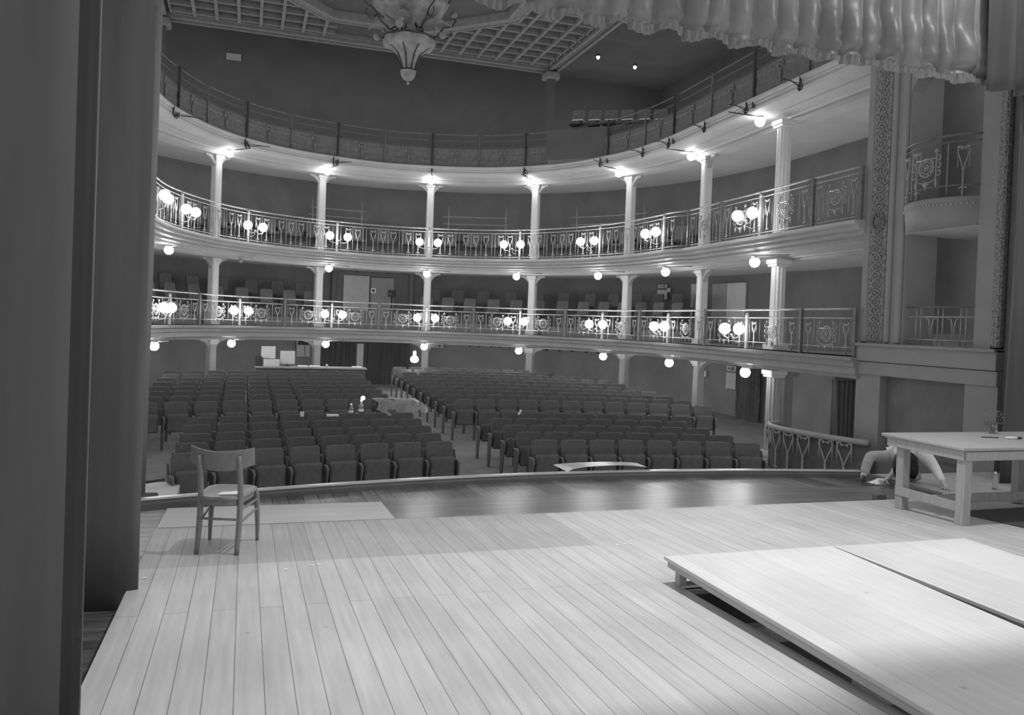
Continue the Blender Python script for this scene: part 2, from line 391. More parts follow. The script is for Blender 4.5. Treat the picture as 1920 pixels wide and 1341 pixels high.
def medallion(h0, h1):
    m = MB(); c = h0 + (h1 - h0) * .48; R = .145
    for r, q in ((R, .013), (R * .66, .009), (R * .30, .009)):
        m.tube([(r * cos(2 * pi * i / 20), 0, c + r * sin(2 * pi * i / 20)) for i in range(20)], q, 5, closed=True)
    for i in range(10):
        a = 2 * pi * i / 10; m.ball((R * .83 * cos(a), 0, c + R * .83 * sin(a)), .014, 5, 3)
    m.ball((0, 0, c), .022, 6, 4)
    for sg in (-1, 1):
        flat(m, [(sg * .2, h0 - .02), (sg * .2, h1 - .03)], .011)
        m.ball((sg * .2, 0, h1 + .0), .026, 7, 5); m.ball((sg * .225, 0, h1 - .02), .015, 5, 3); m.ball((sg * .175, 0, h1 - .02), .015, 5, 3)
        m.lathe([(.002, -.1), (.022, -.03), (.012, .03)], (sg * .2, 0, h0 - .01), 7)
        for j in range(3):
            z = c + .13 - j * .12
            flat(m, arc(sg * .245, z, .04, 90 if sg > 0 else 90, -120 if sg > 0 else 300, 7), .010)
        flat(m, [(sg * .2, h0 + .06), (sg * .16, h0 + .01), (sg * .08, h0 - .01), (0, h0 + .0)], .010)
        m.ball((sg * .05, 0, h0 - .035), .02, 5, 4)
    flat(m, [(-.2, h1 - .12), (.2, h1 - .12)], .014)
    m.lathe([(.002, -.12), (.03, -.05), (.035, -.01), (.01, .02)], (0, 0, h0 - .01), 8)
    return m
def post(h, w=.035):
    m = MB(); m.bevbox((-w, -w, 0), (w, w, h), .008); m.ball((0, 0, h * .25), w * 1.5, 8, 5, .5); return m
def lamp_post(h):
    m = MB(); m.bevbox((-.03, -.03, 0), (.03, .03, h - .08), .008); m.ball((0, 0, h - .05), .045, 8, 6, 1.5)
    m.ball((0, 0, h * .22), .045, 8, 5, .5); return m
LIL1 = lily(.14, .60).mesh('lily'); BAR1 = bar(.14, .69).mesh('bar'); MED1 = medallion(.19, .62).mesh('medallion')
LIL2 = lily(.12, .78).mesh('lily'); BAR2 = bar(.05, .87).mesh('bar'); MED2 = medallion(.28, .76).mesh('medallion')
POST1 = post(.90).mesh('post'); LPOST1 = lamp_post(.80).mesh('lamp_post'); POST2 = post(.98).mesh('post'); LPOST2 = lamp_post(.95).mesh('lamp_post')
for me in (LIL1, BAR1, MED1, LIL2, BAR2, MED2): me.materials.append(M['iron'])
for me in (POST1, POST2): me.materials.append(M['irondark'])
for me in (LPOST1, LPOST2): me.materials.append(M['iron'])
LP = [-11.5, -8.2, -4.85, -1.6, 1.6, 4.85, 8.2, 11.5, 15.4]
HP = [-9.95, -6.6, -3.2, 0, 3.2, 6.6, 9.95, 13.5, 17.4, 19.0]
def put(root, me, s, off, z, name):
    o, t, nn = rim(s, off); c = bpy.data.objects.new(name, me); COLL.objects.link(c); c.parent = root
    L = root.location; c.location = (o[0] - L[0], o[1] - L[1], z - L[2]); c.rotation_euler = (0, 0, math.atan2(t[1], t[0])); return c
def rail_mb(s0, s1, off, z, r):
    n = max(2, int((s1 - s0) / .25)); return MB().tube([(*rim(s0 + (s1 - s0) * i / n, off)[0], z) for i in range(n + 1)], r, 6)
posts = sorted([(s, 1) for s in LP] + [(s, 0) for s in HP])
nb = len(posts) - 1
for i in range(nb):
    (s0, a0), (s1, a1) = posts[i], posts[i + 1]; zd = T[1][1]; zb = zd + .005; ds = s1 - s0
    o, _, _ = rim((s0 + s1) / 2, -.02)
    dim = ' beside the carved pilaster' if i == nb - 1 else ''
    t = thing('balcony_railing', f'ornate iron railing of the lower balcony, {ORD[nb - i]} bay from its stage end', 'railing', (o[0], o[1], zb), group='railing bays of the lower balcony')
    e = .0
    obj('handrail', rail_mb(s0, s1, -.03, zd + .87, .022), 'iron', t); obj('rail', rail_mb(s0, s1, -.02, zd + .70, .016), 'iron', t)
    obj('rail', rail_mb(s0 + .05, s1 - .05, -.02, zd + .16, .009), 'iron', t)
    put(t, LPOST1 if a0 else POST1, s0, -.02, zb, 'lamp_post' if a0 else 'post')
    if i == nb - 1: put(t, POST1, s1, -.02, zb, 'post')
    if ds > 1.2:
        for u in (.15, .85): put(t, LIL1, s0 + ds * u, -.02, zb, 'lily_ornament')
        for u in (.06, .26, .74, .94): put(t, BAR1, s0 + ds * u, -.02, zb, 'baluster')
        put(t, MED1, s0 + ds * .5, -.02, zb, 'medallion')
P2 = [-11.5, -8.2, -4.85, -1.6, 1.6, 4.85, 8.2, 11.5]
n2 = len(P2) - 1 + 6
segs = [(a, b, 'l') for a, b in zip(P2, P2[1:])] + [(11.5, 12.4, 's'), (12.4, 14.1, 'm'), (14.1, 15.75, 'm'), (15.75, 17.6, 'm'), (17.6, 19.0, 'm')]
for i, (s0, s1, kind) in enumerate(segs):
    zd = T[2][1] + .01; ds = s1 - s0; of = .2 if s0 < 11.9 else -.03
    def off2(s): return bulge(s) - .03
    o, _, _ = rim((s0 + s1) / 2, off2((s0 + s1) / 2))
    t = thing('balcony_railing', f"{'long' if kind == 'l' else 'short'} iron railing bay of the middle balcony, {ORD[len(segs) - i]} bay from its stage end", 'railing', (o[0], o[1], zd), group='railing bays of the middle balcony')
    n = max(3, int(ds / .2))
    for nm, z, r in (('handrail', .97, .022), ('rail', .86, .014), ('rail', .07, .012)):
        obj(nm, MB().tube([(*rim(s0 + ds * j / n, off2(s0 + ds * j / n))[0], zd + z) for j in range(n + 1)], r, 6), 'iron', t)
    put(t, LPOST2 if kind != 'm' or abs(s0 - 15.75) < .1 else POST2, s0, off2(s0), zd, 'post')
    if i == len(segs) - 1: put(t, POST2, s1, off2(s1), zd, 'post')
    if kind == 'l':
        for u in (.12, .225, .395, .505, .615, .78, .885): put(t, LIL2, s0 + ds * u, off2(s0 + ds * u), zd, 'lily_ornament')
        for u in (.04, .17, .285, .32, .45, .56, .68, .715, .832, .955): put(t, BAR2, s0 + ds * u, off2(s0 + ds * u), zd, 'baluster')
    elif kind == 's':
        put(t, LIL2, s0 + ds * .5, off2(s0 + ds * .5), zd, 'lily_ornament')
        for u in (.25, .8): put(t, BAR2, s0 + ds * u, off2(s0 + ds * u), zd, 'baluster')
    else:
        for u in (.14, .86): put(t, LIL2, s0 + ds * u, off2(s0 + ds * u), zd, 'lily_ornament')
        for u in (.06, .24, .76, .94): put(t, BAR2, s0 + ds * u, off2(s0 + ds * u), zd, 'baluster')
        put(t, MED2, s0 + ds * .5, off2(s0), zd, 'medallion')
# top balcony: dark panelled parapet, thin pipe rail, flower castings
zd = T[3][1] + .05
POST3 = MB().tube([(0, 0, 0), (0, 0, 1.06)], .022, 6).mesh('post'); POST3.materials.append(M['irondark'])
PIPE3 = MB().tube([(0, 0, -.25), (0, 0, 1.06)], .034, 6).mesh('pipe_post'); PIPE3.materials.append(M['black'])
fl = MB(); flat(fl, [(0, .0), (0, .28)], .022)
for j in range(7):
    a = radians(-20 + j * 220 / 6); fl.ball((.085 * cos(a), 0, .36 + .075 * sin(a)), .032, 6, 4)
fl.ball((0, 0, .36), .035, 7, 5); flat(fl, [(-.05, .05), (0, .0), (.05, .05)], .014)
FLOW = fl.mesh('flower_casting'); FLOW.materials.append(M['carved'])
for i in range(nb):
    (s0, a0), (s1, a1) = posts[i], posts[i + 1]; o, _, _ = rim((s0 + s1) / 2, 0)
    t = thing('gallery_parapet', f'dark panelled parapet of the top balcony, {ORD[nb - i]} panel from its stage end', 'railing', (o[0], o[1], zd), group='parapet panels of the top balcony')
    n = max(2, int((s1 - s0) / .3)); fr = [(rim(s0 + (s1 - s0) * j / n)[0], rim(s0 + (s1 - s0) * j / n)[2]) for j in range(n + 1)]
    obj('panel', MB().sweep(fr, [(.02, zd), (-.03, zd), (-.03, zd + .58), (.02, zd + .58), (.03, zd + .42), (.015, zd + .40), (.015, zd + .2), (.03, zd + .18)][::-1], closed=True), 'irondark', t)
    for z, r in ((.62, .014), (.84, .010), (1.05, .018)): obj('rail', rail_mb(s0, s1, -.01, zd + z, r), 'irondark', t)
    put(t, PIPE3 if a0 else POST3, s0, .05, zd, 'pipe_post' if a0 else 'post')
    put(t, FLOW, (s0 + s1) / 2, .05, zd + .08, 'flower_casting')
# ------------------------------------------------------------------ lamps
LR = .125
GLOBE = MB().ball((0, 0, 0), LR, 16, 10).mesh('globe'); GLOBE.materials.append(M['globe'])
def sname(s):
    j = sorted(range(len(LP)), key=lambda q: abs(LP[q] - s))[0]; n = j - 3
    return f"{ORD[n]} {'right'} of" if n > 0 else f"{ORD[1 - n]} left of"
# twin globes on the balustrades
def twin(tier, s, lab):
    off = (.30 if tier == 1 else .52 if abs(s) < 12 else .3); o, tt, nn = rim(s, off); z = (T[1][1] + .44) if tier == 1 else (T[2][1] + .48)
    t = thing('twin_globe_lamp', lab, 'wall lamp', (o[0], o[1], z), math.atan2(tt[1], tt[0]), f'twin globe lamps on the {TN[tier]} balcony')
    d = MB(); hh = .30
    d.tube([(0, .28, -.28), (0, .16, -.30), (0, .04, -.26), (0, 0, -.14)], .012, 6)
    for sg in (-1, 1): d.tube([(0, 0, -.14), (sg * .12, 0, -.22), (sg * hh, 0, -.18), (sg * hh, 0, -.10)], .012, 6); d.lathe([(.0, -.13), (.05, -.11), (.055, -.09)], (sg * hh, 0, 0), 10)
    d.ball((0, 0, -.14), .03, 8, 6)
    br_ = lobj('bracket', d, 'iron', t)
    for sg in (-1, 1):
        g = lobj('globe', GLOBE, None, br_); g.location = (sg * hh, 0, 0)
    return t
for tier, ss in ((1, [-9.2, -5.1, -1.65, 1.6, 4.85, 8.25, 11.6, 15.3]), (2, [-10.9, -8.35, -4.85, -1.65, 1.6, 4.7, 7.95, 11.3, 15.65])):
    nn_ = len(ss)
    for i, s in enumerate(ss): twin(tier, s, f"twin lit globes on the railing of the {TN[tier]} balcony, {ORD[nn_ - i]} pair from the stage end")
# single globes under the soffits
def single(tier, s, off, i, nn_, lit=True):
    o, tt, nv = rim(s, -.42 if (tier == 3 and s > 14) else off); zs = T[tier][0] + .0; z = zs - (.16 if tier != 3 else .12) + (.02 if tier == 1 else 0)
    if tier == 2: z = zs - .17
    t = thing('globe_lamp', f"single lit globe under the {TN[tier]} balcony, {ORD[nn_ - i]} lamp from the stage end" if lit else 'small unlit lamp on an arm under the middle balcony, left of the centre', 'lamp', (o[0], o[1], z), math.atan2(tt[1], tt[0]), f'single globes under the {TN[tier]} balcony' if lit else None)
    c = MB(); c.lathe([(.0, .13), (.07, .13), (.085, .10), (.06, .07), (.0, .07)], (0, 0, 0), 12)
    lobj('cap', c, 'black' if tier == 3 else 'iron', t)
    a = MB()
    if tier == 3: a.tube([(0, 0, .11), (.05, -.3, .10), (.05, -.85, .12)], .014, 6)
    else: a.tube([(0, 0, .12), (.25, -.25, .12), (.8, .35, .13)], .016, 6)
    lobj('arm', a, 'black' if tier == 3 else 'iron', t)
    g = lobj('globe', GLOBE if lit else MB().ball((0, 0, 0), .07, 12, 8), None if lit else 'pil', t); g.scale = (.92, .92, .92)
    return t
for tier, off, ss in ((3, -.85, [-4.7, -1.62, 1.55, 4.65, 7.85, 10.95, 14.95]), (2, -.15, [-8.07, -1.7, 1.55, 4.6, 7.8, 11.0, 15.4]), (1, -.15, [-8.75, -5.0, -1.72, 1.55, 4.78, 8.15, 11.4, 15.2])):
    for i, s in enumerate(ss): single(tier, s, off, i, len(ss))
single(2, -4.75, -.15, 0, 1, False)
# black spotlight hooks on the rim of the top balcony
hs = [-8.6, -4.95, -1.75, 4.85, 7.95, 9.95, 11.35, 13.3, 15.2, 17.2]
for i, s in enumerate(hs):
    o, tt, nn = rim(s, .12); z = T[3][0] + .02
    t = thing('lamp_hook', f'black ring hook under the top balcony edge, {ORD[len(hs) - i]} from the stage end', 'bracket', (o[0], o[1], z), math.atan2(tt[1], tt[0]), 'black hooks under the top balcony edge')
    m = MB(); m.tube([(0, .02, .22), (-.02, .03, 0), (0, 0, -.09)], .022, 6); m.tube([(.08 * cos(a * pi / 6) + .06, -.02, -.02 + .08 * sin(a * pi / 6)) for a in range(12)], .014, 5, closed=True); m.ball((.06, -.04, -.02), .045, 8, 6)
    lobj('ring', m, 'black', t)
    lobj('arm', MB().tube([(.1, -.1, -.02), (.25, -.35, .0), (.35, -.6, -.02)], .013, 5).tube([(.1, -.1, .03), (.35, -.6, -.02)], .008, 5), 'black', t)
# ------------------------------------------------------------------ hall shell
fr = frames(1, -MID + .2, S1, .5)
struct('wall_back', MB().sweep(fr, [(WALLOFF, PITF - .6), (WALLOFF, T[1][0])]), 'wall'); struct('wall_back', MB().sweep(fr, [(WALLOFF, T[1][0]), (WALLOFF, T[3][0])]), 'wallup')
struct('wall_gallery', MB().box((-9, 34.0, T[3][0]), (18, 34.1, 12.7)), 'walldeep'); struct('wall_gallery', MB().box((17.9, 12, T[3][0]), (18, 34, 12.7)).box((-9.1, 12, T[3][0]), (-9, 34, 12.7)), 'walldeep'); struct('floor', MB().sweep(fr, [(-9.5, T[3][1]), (WALLOFF - .01, T[3][1])]), 'slabin')
struct('ceiling', MB().box((-9, 9.0, 12.65), (18, 34.1, 12.8)), 'walldeep')
# stalls floor
def pit_fl(u, v):
    x = -6 + 22 * u; y = 9.0 + 24 * v; return (x, y, pitz(y))
struct('floor', MB().grid(pit_fl, 2, 48, False), 'carpet')
struct('wall_pit', MB().sweep([((AX - 10 + i * .5, min(9.5, 9.68 - ((AX - 10 + i * .5) - 4.6) ** 2 / 30)), (0, 1)) for i in range(41)], [(0, PITF - .3), (0, zf(9) - .05)][::-1]), 'dado')
# coffered ceiling
CZ = 10.3 + EYE; cx0, cx1, cy0, cy1 = -3.4, 11.8, 16.5, 31.7
ct = thing('coffered_ceiling', 'coffered ceiling panel with moulded border and ornament band above the hall', 'ceiling panel', (AX, 20, CZ))
obj('panel', MB().box((cx0, cy0, CZ + .25), (cx1, cy1, CZ + .35)), 'ceiling', ct)
b = MB()
for d, w, zz in ((0, .10, .0), (.17, .06, .06), (.30, .12, .03), (.55, .05, .1)):
    b.box((cx0 + d, cy1 - d - w, CZ + zz), (cx1 - d, cy1 - d, CZ + .3)); b.box((cx1 - d - w, cy0, CZ + zz), (cx1 - d, cy1 - d, CZ + .3)); b.box((cx0 + d, cy0, CZ + zz), (cx0 + d + w, cy1 - d, CZ + .3))
obj('border_moulding', b, 'rib', ct)
oc = (4.19, 24.9); OR = 3.97
octp = [(oc[0] + OR * cos(radians(22.5 + 45 * i)) / cos(radians(22.5)), oc[1] + OR * sin(radians(22.5 + 45 * i)) / cos(radians(22.5))) for i in range(8)]
def inoct(x, y, m=.0):
    return all((x - oc[0]) * cos(radians(45 * i)) + (y - oc[1]) * sin(radians(45 * i)) < OR + m for i in range(8))
rb = MB(); px, py = .74, .74; x = cx0 + .95
def in_centre(x): return False
xs = [AX + (i - .5) * px for i in range(-8, 10)]; ys = [cy1 - .85 - i * py for i in range(22)]
for x in xs:
    if not (cx0 + .6 < x < cx1 - .6): continue
    y = cy0
    while y < cy1 - .7:
        if not inoct(x, y + .1, .35) and not (abs(x - AX) < 1.4 and y > 28.2): rb.box((x - .055, y, CZ + .08), (x + .055, y + .2, CZ + .27))
        y += .2
for y in ys:
    x = cx0 + .6
    while x < cx1 - .6:
        if not inoct(x + .1, y, .35) and not (abs(x + .1 - AX) < 1.4 and y > 28.2): rb.box((x, y - .05, CZ + .10), (x + .2, y + .05, CZ + .27))
        x += .2
obj('coffer_ribs', rb, 'rib', ct)
for (r0, r1, z, mt, nm) in ((OR - .05, OR + .05, -.02, 'rib', 'octagon_moulding'), (OR + .05, OR + .38, .03, 'band', 'ornament_band'), (OR + .38, OR + .46, 0.0, 'rib', 'octagon_moulding')):
    m = MB(); A = [[(oc[0] + r * cos(radians(22.5 + 45 * i)) / cos(radians(22.5)), oc[1] + r * sin(radians(22.5 + 45 * i)) / cos(radians(22.5))) for i in range(8)] for r in (r0, r1)]
    for i in range(8):
        j = (i + 1) % 8; m.add([(*A[0][i], CZ + z), (*A[0][j], CZ + z), (*A[1][j], CZ + z), (*A[1][i], CZ + z), (*A[0][i], CZ + .26), (*A[0][j], CZ + .26), (*A[1][j], CZ + .26), (*A[1][i], CZ + .26)], [(0, 1, 2, 3), (0, 4, 5, 1), (3, 2, 6, 7), (4, 7, 6, 5)])
    obj(nm, m, mt, ct)
# frieze under the panel's edge and the pier that carries its corner
for sx, lb in ((cx1 - .25, 'right'), (cx0 + .25, 'left')):
    t = thing('gallery_pier', f'dim pier under the {lb} back corner of the coffered ceiling', 'column', (sx, cy1 - .25, T[3][1]))
    obj('shaft', MB().bevbox((sx - .15, cy1 - .4, T[3][1]), (sx + .15, cy1 - .1, CZ - .3), .03), 'ceiling', t)
    obj('capital', MB().bevbox((sx - .3, cy1 - .55, CZ - .3), (sx + .3, cy1 + .05, CZ), .05), 'rib', t)
# ------------------------------------------------------------------ chandelier
cc = (4.20, 23.3, 6.71 + EYE)
t = thing('chandelier', 'large unlit chandelier with glass bowls and iron arms hanging from the ceiling', 'chandelier', cc)
lobj('finial', MB().lathe([(.002, 0), (.04, .03), (.03, .08), (.02, .12), (.12, .16), (.17, .26), (.2, .40)], (0, 0, 0), 16, lob=.06), 'chand', t)
lobj('small_bowl', MB().lathe([(.15, .45), (.18, .62), (.27, .85), (.45, 1.02), (.60, 1.10), (.63, 1.24), (.58, 1.34), (.3, 1.30)], (0, 0, 0), 32, lob=.10, lobn=8), 'chand', t)
lobj('neck', MB().lathe([(.22, 1.3), (.26, 1.7), (.34, 2.0), (.5, 2.15)], (0, 0, 0), 16), 'pil', t)
lobj('large_bowl', MB().lathe([(.24, 1.35), (.27, 1.6), (.36, 1.82), (.62, 2.0), (.84, 2.14), (.92, 2.32), (.84, 2.5)], (0, 0, 0), 40, lob=.07, lobn=10), 'chand', t)
lobj('rim_band', MB().tube([(1.02 * cos(2 * pi * i / 40), 1.02 * sin(2 * pi * i / 40), 2.58) for i in range(40)], .035, 6, closed=True).tube([(.66 * cos(2 * pi * i / 32), .66 * sin(2 * pi * i / 32), 1.30) for i in range(32)], .025, 6, closed=True), 'black', t)
lobj('hanging_rod', MB().tube([(0, 0, 2.3), (0, 0, 3.8)], .04, 6).lathe([(.04, 2.6), (.3, 2.8), (.12, 3.2), (.04, 3.4)], (0, 0, 0), 12), 'black', t)
for i in range(8):
    a = 2 * pi * i / 8 + .3; u, w = cos(a), sin(a)
    lobj('iron_strap', MB().tube([(u * r, w * r, z) for r, z in ((.17, .42), (.21, .62), (.33, .88), (.60, 1.12), (.66, 1.30), (.36, 1.5), (.30, 1.75), (.45, 1.98), (.85, 2.2), (1.02, 2.5))], .018, 5), 'black', t)
    if i % 2 == 0:
        arm_ = lobj('arm', MB().tube([(u * r, w * r, z) for r, z in ((.3, 1.65), (.55, 1.45), (.8, 1.6), (1.0, 1.9), (1.25, 2.0), (1.35, 2.2), (1.28, 2.3))], .022, 6).tube([(u * r, w * r, z) for r, z in ((.9, 1.8), (1.05, 1.6), (1.25, 1.72), (1.2, 1.86))], .016, 5), 'black', t)
    else:
        arm_ = lobj('arm', MB().tube([(u * r, w * r, z) for r, z in ((.3, 1.55), (.5, 1.35), (.75, 1.38), (.85, 1.5))], .02, 6), 'black', t)
        lobj('leaf', MB().grid(lambda p, q: (u * (.35 + .75 * p) - w * (q - .5) * .38 * sin(pi * min(.97, p + .12)), w * (.35 + .75 * p) + u * (q - .5) * .38 * sin(pi * min(.97, p + .12)), 1.62 + .16 * sin(pi * p) + .08 * abs(q - .5) + .015 * sin(p * 30)), 10, 4), 'chand', t)
    for (r, z, q) in ((1.28, 2.36, .10),) if i % 2 == 0 else ((.87, 1.40, .10), (.70, 1.60, .07)):
        lobj('glass_globe', MB().ball((u * r, w * r, z), q, 10, 7), 'chand', arm_)
for c_ in list(COLL.objects):
    if c_.parent is not None and c_.parent.name.startswith('chandelier'): c_.scale = (1.12, 1.12, 1.0)
# ------------------------------------------------------------------ stage floors
HX0, HX1, HY1 = 2.955, 5.56, 5.12
DX0, DX1 = -.68, 12.5
def slab(pts, mat, z0, z1, name='floor'):
    return struct(name, MB().prism(pts, lambda y: zf(y) + z0, lambda y: zf(y) + z1), mat)
slab([(DX0, -2), (HX0, -2), (HX0, 6.24), (DX0, 6.24)], 'deck', -.03, 0)
slab([(HX0, HY1), (HX1, HY1), (HX1, 6.24), (HX0, 6.24)], 'deck', -.03, 0)
slab([(HX1, -2), (DX1, -2), (DX1, 6.24), (HX1, 6.24)], 'deck', -.03, 0)
slab([(DX0, 6.24), (2.87, 6.24), (2.87, 7.56), (DX0, 7.56)], 'deckb', -.03, 0)
slab([(2.87, 6.24), (7.6, 6.24), (7.6, 7.56), (2.87, 7.56)], 'deck', -.03, 0)
p = obj('plywood_sheet', MB().prism([(DX0 + .02, 7.565), (1.39, 7.565), (1.39, 8.40), (DX0 + .02, 8.42)], lambda y: zf(y) - .029, lambda y: zf(y) + .004), 'ply')
tag(p, 'pale plywood strips lying on the apron behind the chair', 'board')
def lipy(x): return 9.68 - (x - 4.6) ** 2 / 30
ap = [(x, min(lipy(x), 9.55) - .36) for x in [-4 + i * .5 for i in range(25)]]
slab([(DX0, 7.56)] + [(x, 8.72 - (x - 4.6) ** 2 / 60) for x in [DX0 + (8.2 - DX0) * i / 16 for i in range(17)]] + [(7.95, 7.56)], 'apron', -.06, -.03)
slab([(DX0, 8.72 - (DX0 - 4.6) ** 2 / 60)] + [(x, lipy(x)) for x in [DX0 + (8.2 - DX0) * i / 16 for i in range(17)]] + [(x, 8.72 - (x - 4.6) ** 2 / 60) for x in [8.2 - (8.2 - DX0) * i / 16 for i in range(1, 16)]], 'apronend', -.06, -.031)
slab([(-5, 6.0), (DX0, 6.0), (DX0, lipy(DX0)), (-5, lipy(-5))], 'sideboards', -.10, -.05)
slab([(-6, -2), (DX0, -2), (DX0, 6.0), (-6, 6.0)], 'blackfloor', -.2, -.14)
slab([(7.6, 6.24), (12.5, 6.24), (12.5, 7.56), (7.6, 7.56)], 'sidefloor', -.06, -.01)
slab([(7.98, 7.56), (8.24, 9.40), (9.4, 9.30), (12.5, 9.30), (12.5, 7.56)], 'sidefloor', -.06, -.02)
# lip of the apron
t = thing('stage_lip', 'raised wooden lip with a shiny top along the front edge of the stage', 'stage edge', (4.6, 9.6, zf(9.6)))
fr = [(x, lipy(x)) for x in [-3 + 11.2 * i / 40 for i in range(41)]]
for nm, prof, mt in (('nosing', ((-.075, .052), (-.04, .062), (.04, .062), (.06, .045), (.06, .01)), 'lip'), ('inner_face', ((-.10, -.06), (-.10, .02), (-.075, .03), (-.075, .052)), 'dado'), ('outer_face', ((.05, .015), (.05, -.3)), 'dado')):
    m = MB(); k_ = len(prof); vs = [(x, y + a, zf(y) + z) for x, y in fr for a, z in prof]
    m.add(vs, [(i * k_ + k, (i + 1) * k_ + k, (i + 1) * k_ + k + 1, i * k_ + k + 1) for i in range(40) for k in range(k_ - 1)]); obj(nm, m, mt, t)
lp = MB(); lp.add([(7.93, 7.62, zf(7.6) - .03), (8.05, 7.62, zf(7.6) - .03), (8.30, 9.42, zf(9.4) - .03), (8.18, 9.42, zf(9.4) - .03), (7.93, 7.62, zf(7.6) + .03), (8.05, 7.62, zf(7.6) + .03), (8.30, 9.42, zf(9.4) + .04), (8.18, 9.42, zf(9.4) + .04)], [(0, 3, 2, 1), (4, 5, 6, 7), (0, 1, 5, 4), (1, 2, 6, 5), (2, 3, 7, 6), (3, 0, 4, 7)])
tag(obj('side_kerb', lp, 'dado'), 'dark wooden kerb returning from the right end of the stage lip', 'stage edge')
h = MB().grid(lambda u, v: (4.0 + 1.25 * u, 9.72 + .5 * v, zf(9.7) + .055 + .07 * (sin(pi * u) ** .5 if 0 < u < 1 else 0) * (1 - v * .6)), 14, 4)
tag(obj('prompt_hood', h, 'lip'), 'low shiny curved hood beyond the middle of the stage lip', 'hood')
tag(obj('footlight', MB().bevbox((7.02, 7.62, zf(7.6) - .03), (7.17, 7.70, zf(7.6) + .05), .01), 'dado'), 'small box on the dark apron behind the table', 'footlight')
# under-stage void seen beneath the platform
t = MB(); a, b_, c, d = HX0, HX1, -2, HY1
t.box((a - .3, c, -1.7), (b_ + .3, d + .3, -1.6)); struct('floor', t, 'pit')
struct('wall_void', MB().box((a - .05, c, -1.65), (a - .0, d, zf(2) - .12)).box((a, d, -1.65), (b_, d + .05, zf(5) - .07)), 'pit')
for i, (y, z) in enumerate(((4.75, -.36), (3.9, -.42))):
    tag(obj('floor_joist', MB().bevbox((HX0, y - .05, z - .12), (HX1, y + .04, z), .008), 'beam'), f"sawn timber joist in the dark gap under the platform, {'farther' if i == 0 else 'nearer'} one", 'timber')
tag(obj('light_batten', MB().bevbox((HX0, 5.02, -.22), (3.5, 5.05, -.19), .004), 'table'), 'thin pale batten across the far corner of the gap under the platform', 'timber')
# ------------------------------------------------------------------ platforms
PZ = -1.62 + EYE
def platform(x0f, x1f, x0n, x1n, lab, sx):
    yF, yN = 5.14, -1.2; t = thing('stage_platform', lab, 'platform', ((x0f + x1f) / 2, yF, zf(5)))
    def q(y, a, b): return a + (b - a) * (yF - y) / (yF - yN)
    P = [(x0f, yF), (x1f, yF), (x1n, yN), (x0n, yN)]
    obj('top', MB().prism(P, PZ - .022, PZ), 'top', t)
    fr_ = MB()
    e = .02
    for (A, B, C, D) in (((x0f + e, yF - e), (x0f + e + .04, yF - e), (x0n + e + .04, yN + e), (x0n + e, yN + e)), ((x1f - e - .04, yF - e), (x1f - e, yF - e), (x1n - e, yN + e), (x1n - e - .04, yN + e)), ((x0f + e, yF - e), (x1f - e, yF - e), (x1f - e, yF - e - .04), (x0f + e, yF - e - .04))):
        fr_.prism([A, B, C, D], PZ - .022 - .050, PZ - .0225)
    for y in (4.2, 3.2, 2.2, 1.2): fr_.box((q(y, x0f, x0n) + .07, y, PZ - .07), (q(y, x1f, x1n) - .07, y + .04, PZ - .023))
    obj('frame', fr_, 'beam', t)
    for (x, y) in ((x0f + .09, yF - .09), (x1f - .09, yF - .09), (q(4.2, x0f, x0n) + .2, 4.15), (q(3.4, x0f, x0n) + .2, 3.4), (q(2.4, x1f, x1n) - .2, 2.4)):
        zb = zf(y) if y > HY1 - .2 or x < HX0 else -1.6
        if y > 5: zb = zf(y)
        obj('leg', MB().bevbox((x - .03, y - .03, zb - (0 if zb > -1 else 0)), (x + .03, y + .03, PZ - .023), .004), 'beam', t)
    return t
platform(2.885, 4.335, 2.86, 3.98, 'left wide pale wooden platform raised over the stage boards, bottom right', 0)
platform(4.345, 5.63, 4.36, 5.62, 'right pale wooden platform beyond the narrow slit, nearest the table', 1)
# ------------------------------------------------------------------ kitchen chair on stage
t = thing('wooden_chair', 'bent wooden kitchen chair standing alone at the left of the stage, facing the auditorium', 'chair', (-.03, 6.79, zf(6.79)), 0)
def W(x, y, z): return (x, y, z)
bl, brr, fl_, frr = (-.304, 6.62), (-.013, 6.515), (-.226, 7.06), (.144, 6.965)
zc = zf(6.8)
def leg(p, top, bend, r0=.016, r1=.021):
    n = 10; pts = []; rs = []
    for i in range(n + 1):
        u = i / n; pts.append((p[0] + bend[0] * u * u, p[1] + bend[1] * u * u, zf(p[1]) + top * u)); rs.append(r0 + (r1 - r0) * min(1, u * 2) - (.006 if u > .98 else 0))
    return MB().tube(pts, rs, 10)
bdir = Vector((brr[0] - bl[0], brr[1] - bl[1])).normalized(); bn = Vector((bdir.y, -bdir.x))
def rleg(p):
    pts = []; rs = []
    for u in [i / 14 for i in range(15)]:
        z = .755 * u; k = (.10 * (1 - u / .6) ** 2 * .5 if u < .6 else 0) + (.055 * ((u - .55) / .45) ** 1.5 if u > .55 else 0)
        pts.append((p[0] + bn.x * (k - .05), p[1] + bn.y * (k - .05), zf(p[1]) + z)); rs.append(.018 + .005 * sin(pi * min(1, u * 1.1)))
    rs[-1] = .014
    return MB().tube(pts, rs, 10)
obj('rear_leg', rleg(bl), 'chair', t); obj('rear_leg', rleg(brr), 'chair', t)
obj('front_leg', leg(fl_, .43, (.02, -.04), .013, .020), 'chair', t); obj('front_leg', leg(frr, .43, (-.02, -.04), .013, .020), 'chair', t)
